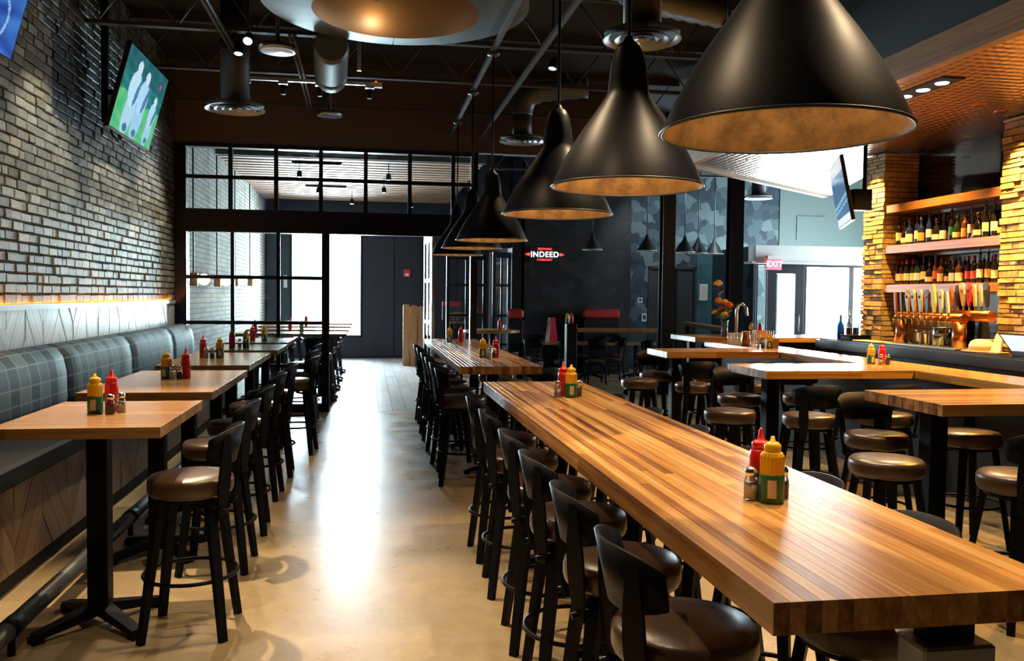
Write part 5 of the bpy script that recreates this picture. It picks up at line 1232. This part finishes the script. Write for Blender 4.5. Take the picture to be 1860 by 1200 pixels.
for k in range(16):
    a = random.uniform(0, 6.28); rr = random.uniform(0.05, 0.24); hh = random.uniform(0.30, 0.52)
    if k == 0: a, rr, hh = 2.2, 0.12, 0.74
    if k == 1: a, rr, hh = 4.9, 0.10, 0.42
    tip = Vector((rr*math.cos(a), rr*math.sin(a), hh))
    MB().tube([(0, 0, 0.03), (rr*0.25*math.cos(a), rr*0.25*math.sin(a), 0.24), tip], 0.004, 5).build('stem', 'stem', vz)
    m = 'petal_yellow' if k == 0 else ('petal_orange' if k in (1, 2, 5, 10) else ('petal_yellow' if k % 2 == 0 else None))
    if m:
        s = 0.10 if k in (0, 1) else random.uniform(0.05, 0.085)
        mb = MB()
        for q in range(14):
            b = q*2.4; el = 0.2+0.09*q; d = Vector((math.cos(b)*math.cos(el), math.sin(b)*math.cos(el), math.sin(el))); u = d.cross(Vector((0, 0, 1))).normalized()*s*0.35
            mb.add([tip, tip+d*s*0.6+u, tip+d*s, tip+d*s*0.6-u], [(0, 1, 2, 3)])
        mb.build('blossom', m, vz)
    for q in range(5 if m else 12):
        f = random.uniform(0.45, 1.0); b = random.uniform(0, 6.28); base = Vector((tip.x*f, tip.y*f, 0.22+(hh-0.22)*f)); d = Vector((math.cos(b), math.sin(b), random.uniform(-0.2, 0.8))).normalized(); u = d.cross(Vector((0, 0, 1))).normalized()*0.014
        MB().add([base, base+d*0.05+u*1.8, base+d*0.11, base+d*0.05-u*1.8], [(0, 1, 2, 3)]).build('leaf', 'leaf', vz)

# ------------------------------------------------------------------ signs and wall devices
def text_mesh(name, body, size, depth, m, parent, loc, rx=90, rz=0, bold=0.0, sx=1.0):
    cu = bpy.data.curves.new(name, 'FONT'); cu.body = body; cu.size = size; cu.extrude = depth; cu.align_x = 'CENTER'; cu.align_y = 'CENTER'; cu.offset = bold; cu.space_character = 1.12
    tmp = bpy.data.objects.new(name, cu); COL.objects.link(tmp)
    me = bpy.data.meshes.new_from_object(tmp.evaluated_get(bpy.context.evaluated_depsgraph_get()))
    bpy.data.objects.remove(tmp); me.materials.clear(); me.materials.append(MATS[m])
    o = link(name, me, parent, loc); o.rotation_euler = (R_(rx), 0, R_(rz)); o.scale = (sx, 1, 1); return o
ns = thing('neon_sign', 'glowing red and white INDEED brewing company sign on the dark wall', 'sign', (3.79, DW, 2.60))
MB().cbox(-0.34, 0.34, -0.05, -0.001, -0.17, 0.17, 0.01).build('backing', 'black_matt', ns)
text_mesh('lettering', 'INDEED', 0.165, 0.004, 'neon_white', ns, (0, -0.062, -0.005), bold=0.0015)
text_mesh('lettering', 'BREWING', 0.065, 0.006, 'neon_red', ns, (0, -0.062, 0.118), bold=0.001)
text_mesh('lettering', 'COMPANY', 0.065, 0.006, 'neon_red', ns, (0, -0.062, -0.118), bold=0.001)
for s in (-1, 1):
    MB().prism([(s*0.32, 0), (s*0.35, 0.035), (s*0.39, 0.02), (s*0.44, 0.0), (s*0.39, -0.02), (s*0.35, -0.035)], -0.066, -0.052, 'y').build('diamond', 'neon_red', ns)
    MB().tube([(s*0.30, -0.058, 0), (s*0.33, -0.058, 0)], 0.006, 6).build('link', 'neon_red', ns)
ex = thing('exit_sign', 'red EXIT sign hanging from the white entrance bulkhead', 'sign', (8.30, EY-0.36, 2.40))
MB().cbox(-0.16, 0.16, -0.03, 0.03, -0.11, 0.11, 0.006).build('case', 'exit_face', ex)
text_mesh('lettering', 'EXIT', 0.16, 0.004, 'exit_letter', ex, (0, -0.035, 0.0), bold=0.004)
MB().box(-0.15, 0.15, -0.035, 0.035, 0.11, 0.18).build('bracket', 'white_plastic', ex); MB().box(-0.04, 0.04, 0.036, 0.13, 0.11, 0.18).build('hanger', 'black_metal', ex)
def alarm(label, x, y, z, s=0.06):
    put(label, 'alarm', 'fire_alarm', (x, y, z), [('body', MB().cbox(-s, s, -0.045, -0.002, -s*1.1, s*1.1, 0.006), 'alarm_red'), ('strobe', MB().cbox(-s*0.5, s*0.5, -0.062, -0.046, -s*0.8, -s*0.1, 0.004), 'white_plastic')], 'red fire alarms')
alarm('red fire alarm on the dark panelled wall past the opening', 0.995, FAR-0.032, 2.26, 0.09)
alarm('red fire alarm on the teal wall between door and column', 8.19, WP-0.013, 2.22, 0.08)
put('white intercom panel on the teal wall right of the door', 'panel', 'wall_panel', (7.80, WP-0.013, 1.82), [('plate', MB().cbox(-0.10, 0.10, -0.04, 0, -0.2, 0.2, 0.008), 'white_plastic'), ('face', MB().box(-0.07, 0.07, -0.042, -0.041, -0.15, 0.15), 'white_label')])
put('small white thermostat on the mosaic papered wall', 'thermostat', 'thermostat', (6.25, WP, 1.62), [('plate', MB().cbox(-0.06, 0.06, -0.025, 0, -0.06, 0.06, 0.006), 'white_plastic'), ('dial', MB().box(-0.03, 0.03, -0.03, -0.0255, -0.025, 0.03), 'grey_metal')])
put('small framed notice below the thermostat', 'notice', 'framed_notice', (6.36, WP, 1.22), [('frame', MB().cbox(-0.06, 0.06, -0.02, 0, -0.1, 0.1, 0.006), 'white_plastic'), ('print', MB().box(-0.035, 0.035, -0.022, -0.0205, -0.05, 0.05), 'grey_metal')])
put('pale notice beside the door handle on the dark far wall', 'notice', 'wall_notice', (-2.14, FAR-0.031, 2.0), [('sheet', MB().box(-0.045, 0.045, -0.008, 0, -0.16, 0.16), 'white_plastic'), ('pin', MB().box(-0.01, 0.01, -0.012, -0.0085, 0.12, 0.14), 'steel')])
put('red and white poster seen through the leftmost glass door', 'poster', 'poster', (1.78, 18.6, 1.35), [('board', MB().box(-0.2, 0.2, 0, 0.02, -0.2, 0.2), 'teal_panel'), ('banner', MB().box(-0.2, 0.2, -0.004, -0.001, 0.10, 0.2), 'alarm_red'), ('post', MB().box(-0.03, 0.03, 0.0, 0.02, -1.35, -0.2), 'black_metal')])
put('red and cream folded table card on a dining table', 'card', 'table_card', (3.75, 17.2, 0.751), [('front', MB().loft([[(-0.09, -0.05, 0), (0.09, -0.05, 0), (0.09, -0.045, 0), (-0.09, -0.045, 0)], [(-0.04, 0, 0.5), (0.04, 0, 0.5), (0.04, 0.005, 0.5), (-0.04, 0.005, 0.5)]], False), 'alarm_red'), ('back', MB().loft([[(-0.16, 0.05, 0), (0.0, 0.05, 0), (0.0, 0.055, 0), (-0.16, 0.055, 0)], [(-0.11, 0.006, 0.5), (-0.05, 0.006, 0.5), (-0.05, 0.011, 0.5), (-0.11, 0.011, 0.5)]], False), 'paper')])
# globe lamps on the far brick wall
g0 = None
for i, (y, z) in enumerate(((13.3, 1.88), (15.3, 1.89), (17.3, 1.92), (19.4, 1.94))):
    lb = '%s glowing globe lamp hung along the brick wall behind the glass' % ORD[i]
    if g0 is None:
        g0 = put(lb, 'lamp', 'globe_lamp', (-2.42, y, z), [('globe', MB().lathe([(0, -0.085)]+[(0.085*math.cos(a), 0.085*math.sin(a)) for a in [R_(-75+15*k) for k in range(11)]]+[(0, 0.085)], 20), 'globe'),
            ('arm', MB().cbox(-0.20, -0.085, -0.035, 0.035, -0.10, 0.10, 0.008), 'light_wood'), ('cord', MB().tube([(-0.15, 0, 0.10), (-0.15, 0, 2.14)], 0.012, 6), 'black_metal')], 'globe lamps along the far brick wall')
    else: dup(g0, (-2.42, y, z), 0, lb, 'globe lamps along the far brick wall')
for i, (x, y) in enumerate(((-1.25, 16.0), (-1.05, 18.4), (-0.4, 20.4), (0.35, 16.0), (0.3, 18.0), (1.0, 20.8))):
    head('%s small black spotlight hanging under the timber slats' % ORD[i], (x, y, 3.82), (x, y-0.5, 0), 4.1, 60, 90, (1, 0.9, 0.8))
for i, (x, y) in enumerate(((-0.95, 16.2), (-0.95, 19.6))):
    t = thing('slot_grille', 'dark slot air grille in the timber slats, %s one' % ('near' if i == 0 else 'far'), 'grille', (x, y, 4.06))
    MB().box(-0.45, 0.45, -0.08, 0.08, 0, 0.039).build('frame', 'black_metal', t)
    for k in range(3): MB().box(-0.42, 0.42, -0.06+0.04*k, -0.045+0.04*k, -0.006, 0.0).build('louvre', 'grey_metal', t)
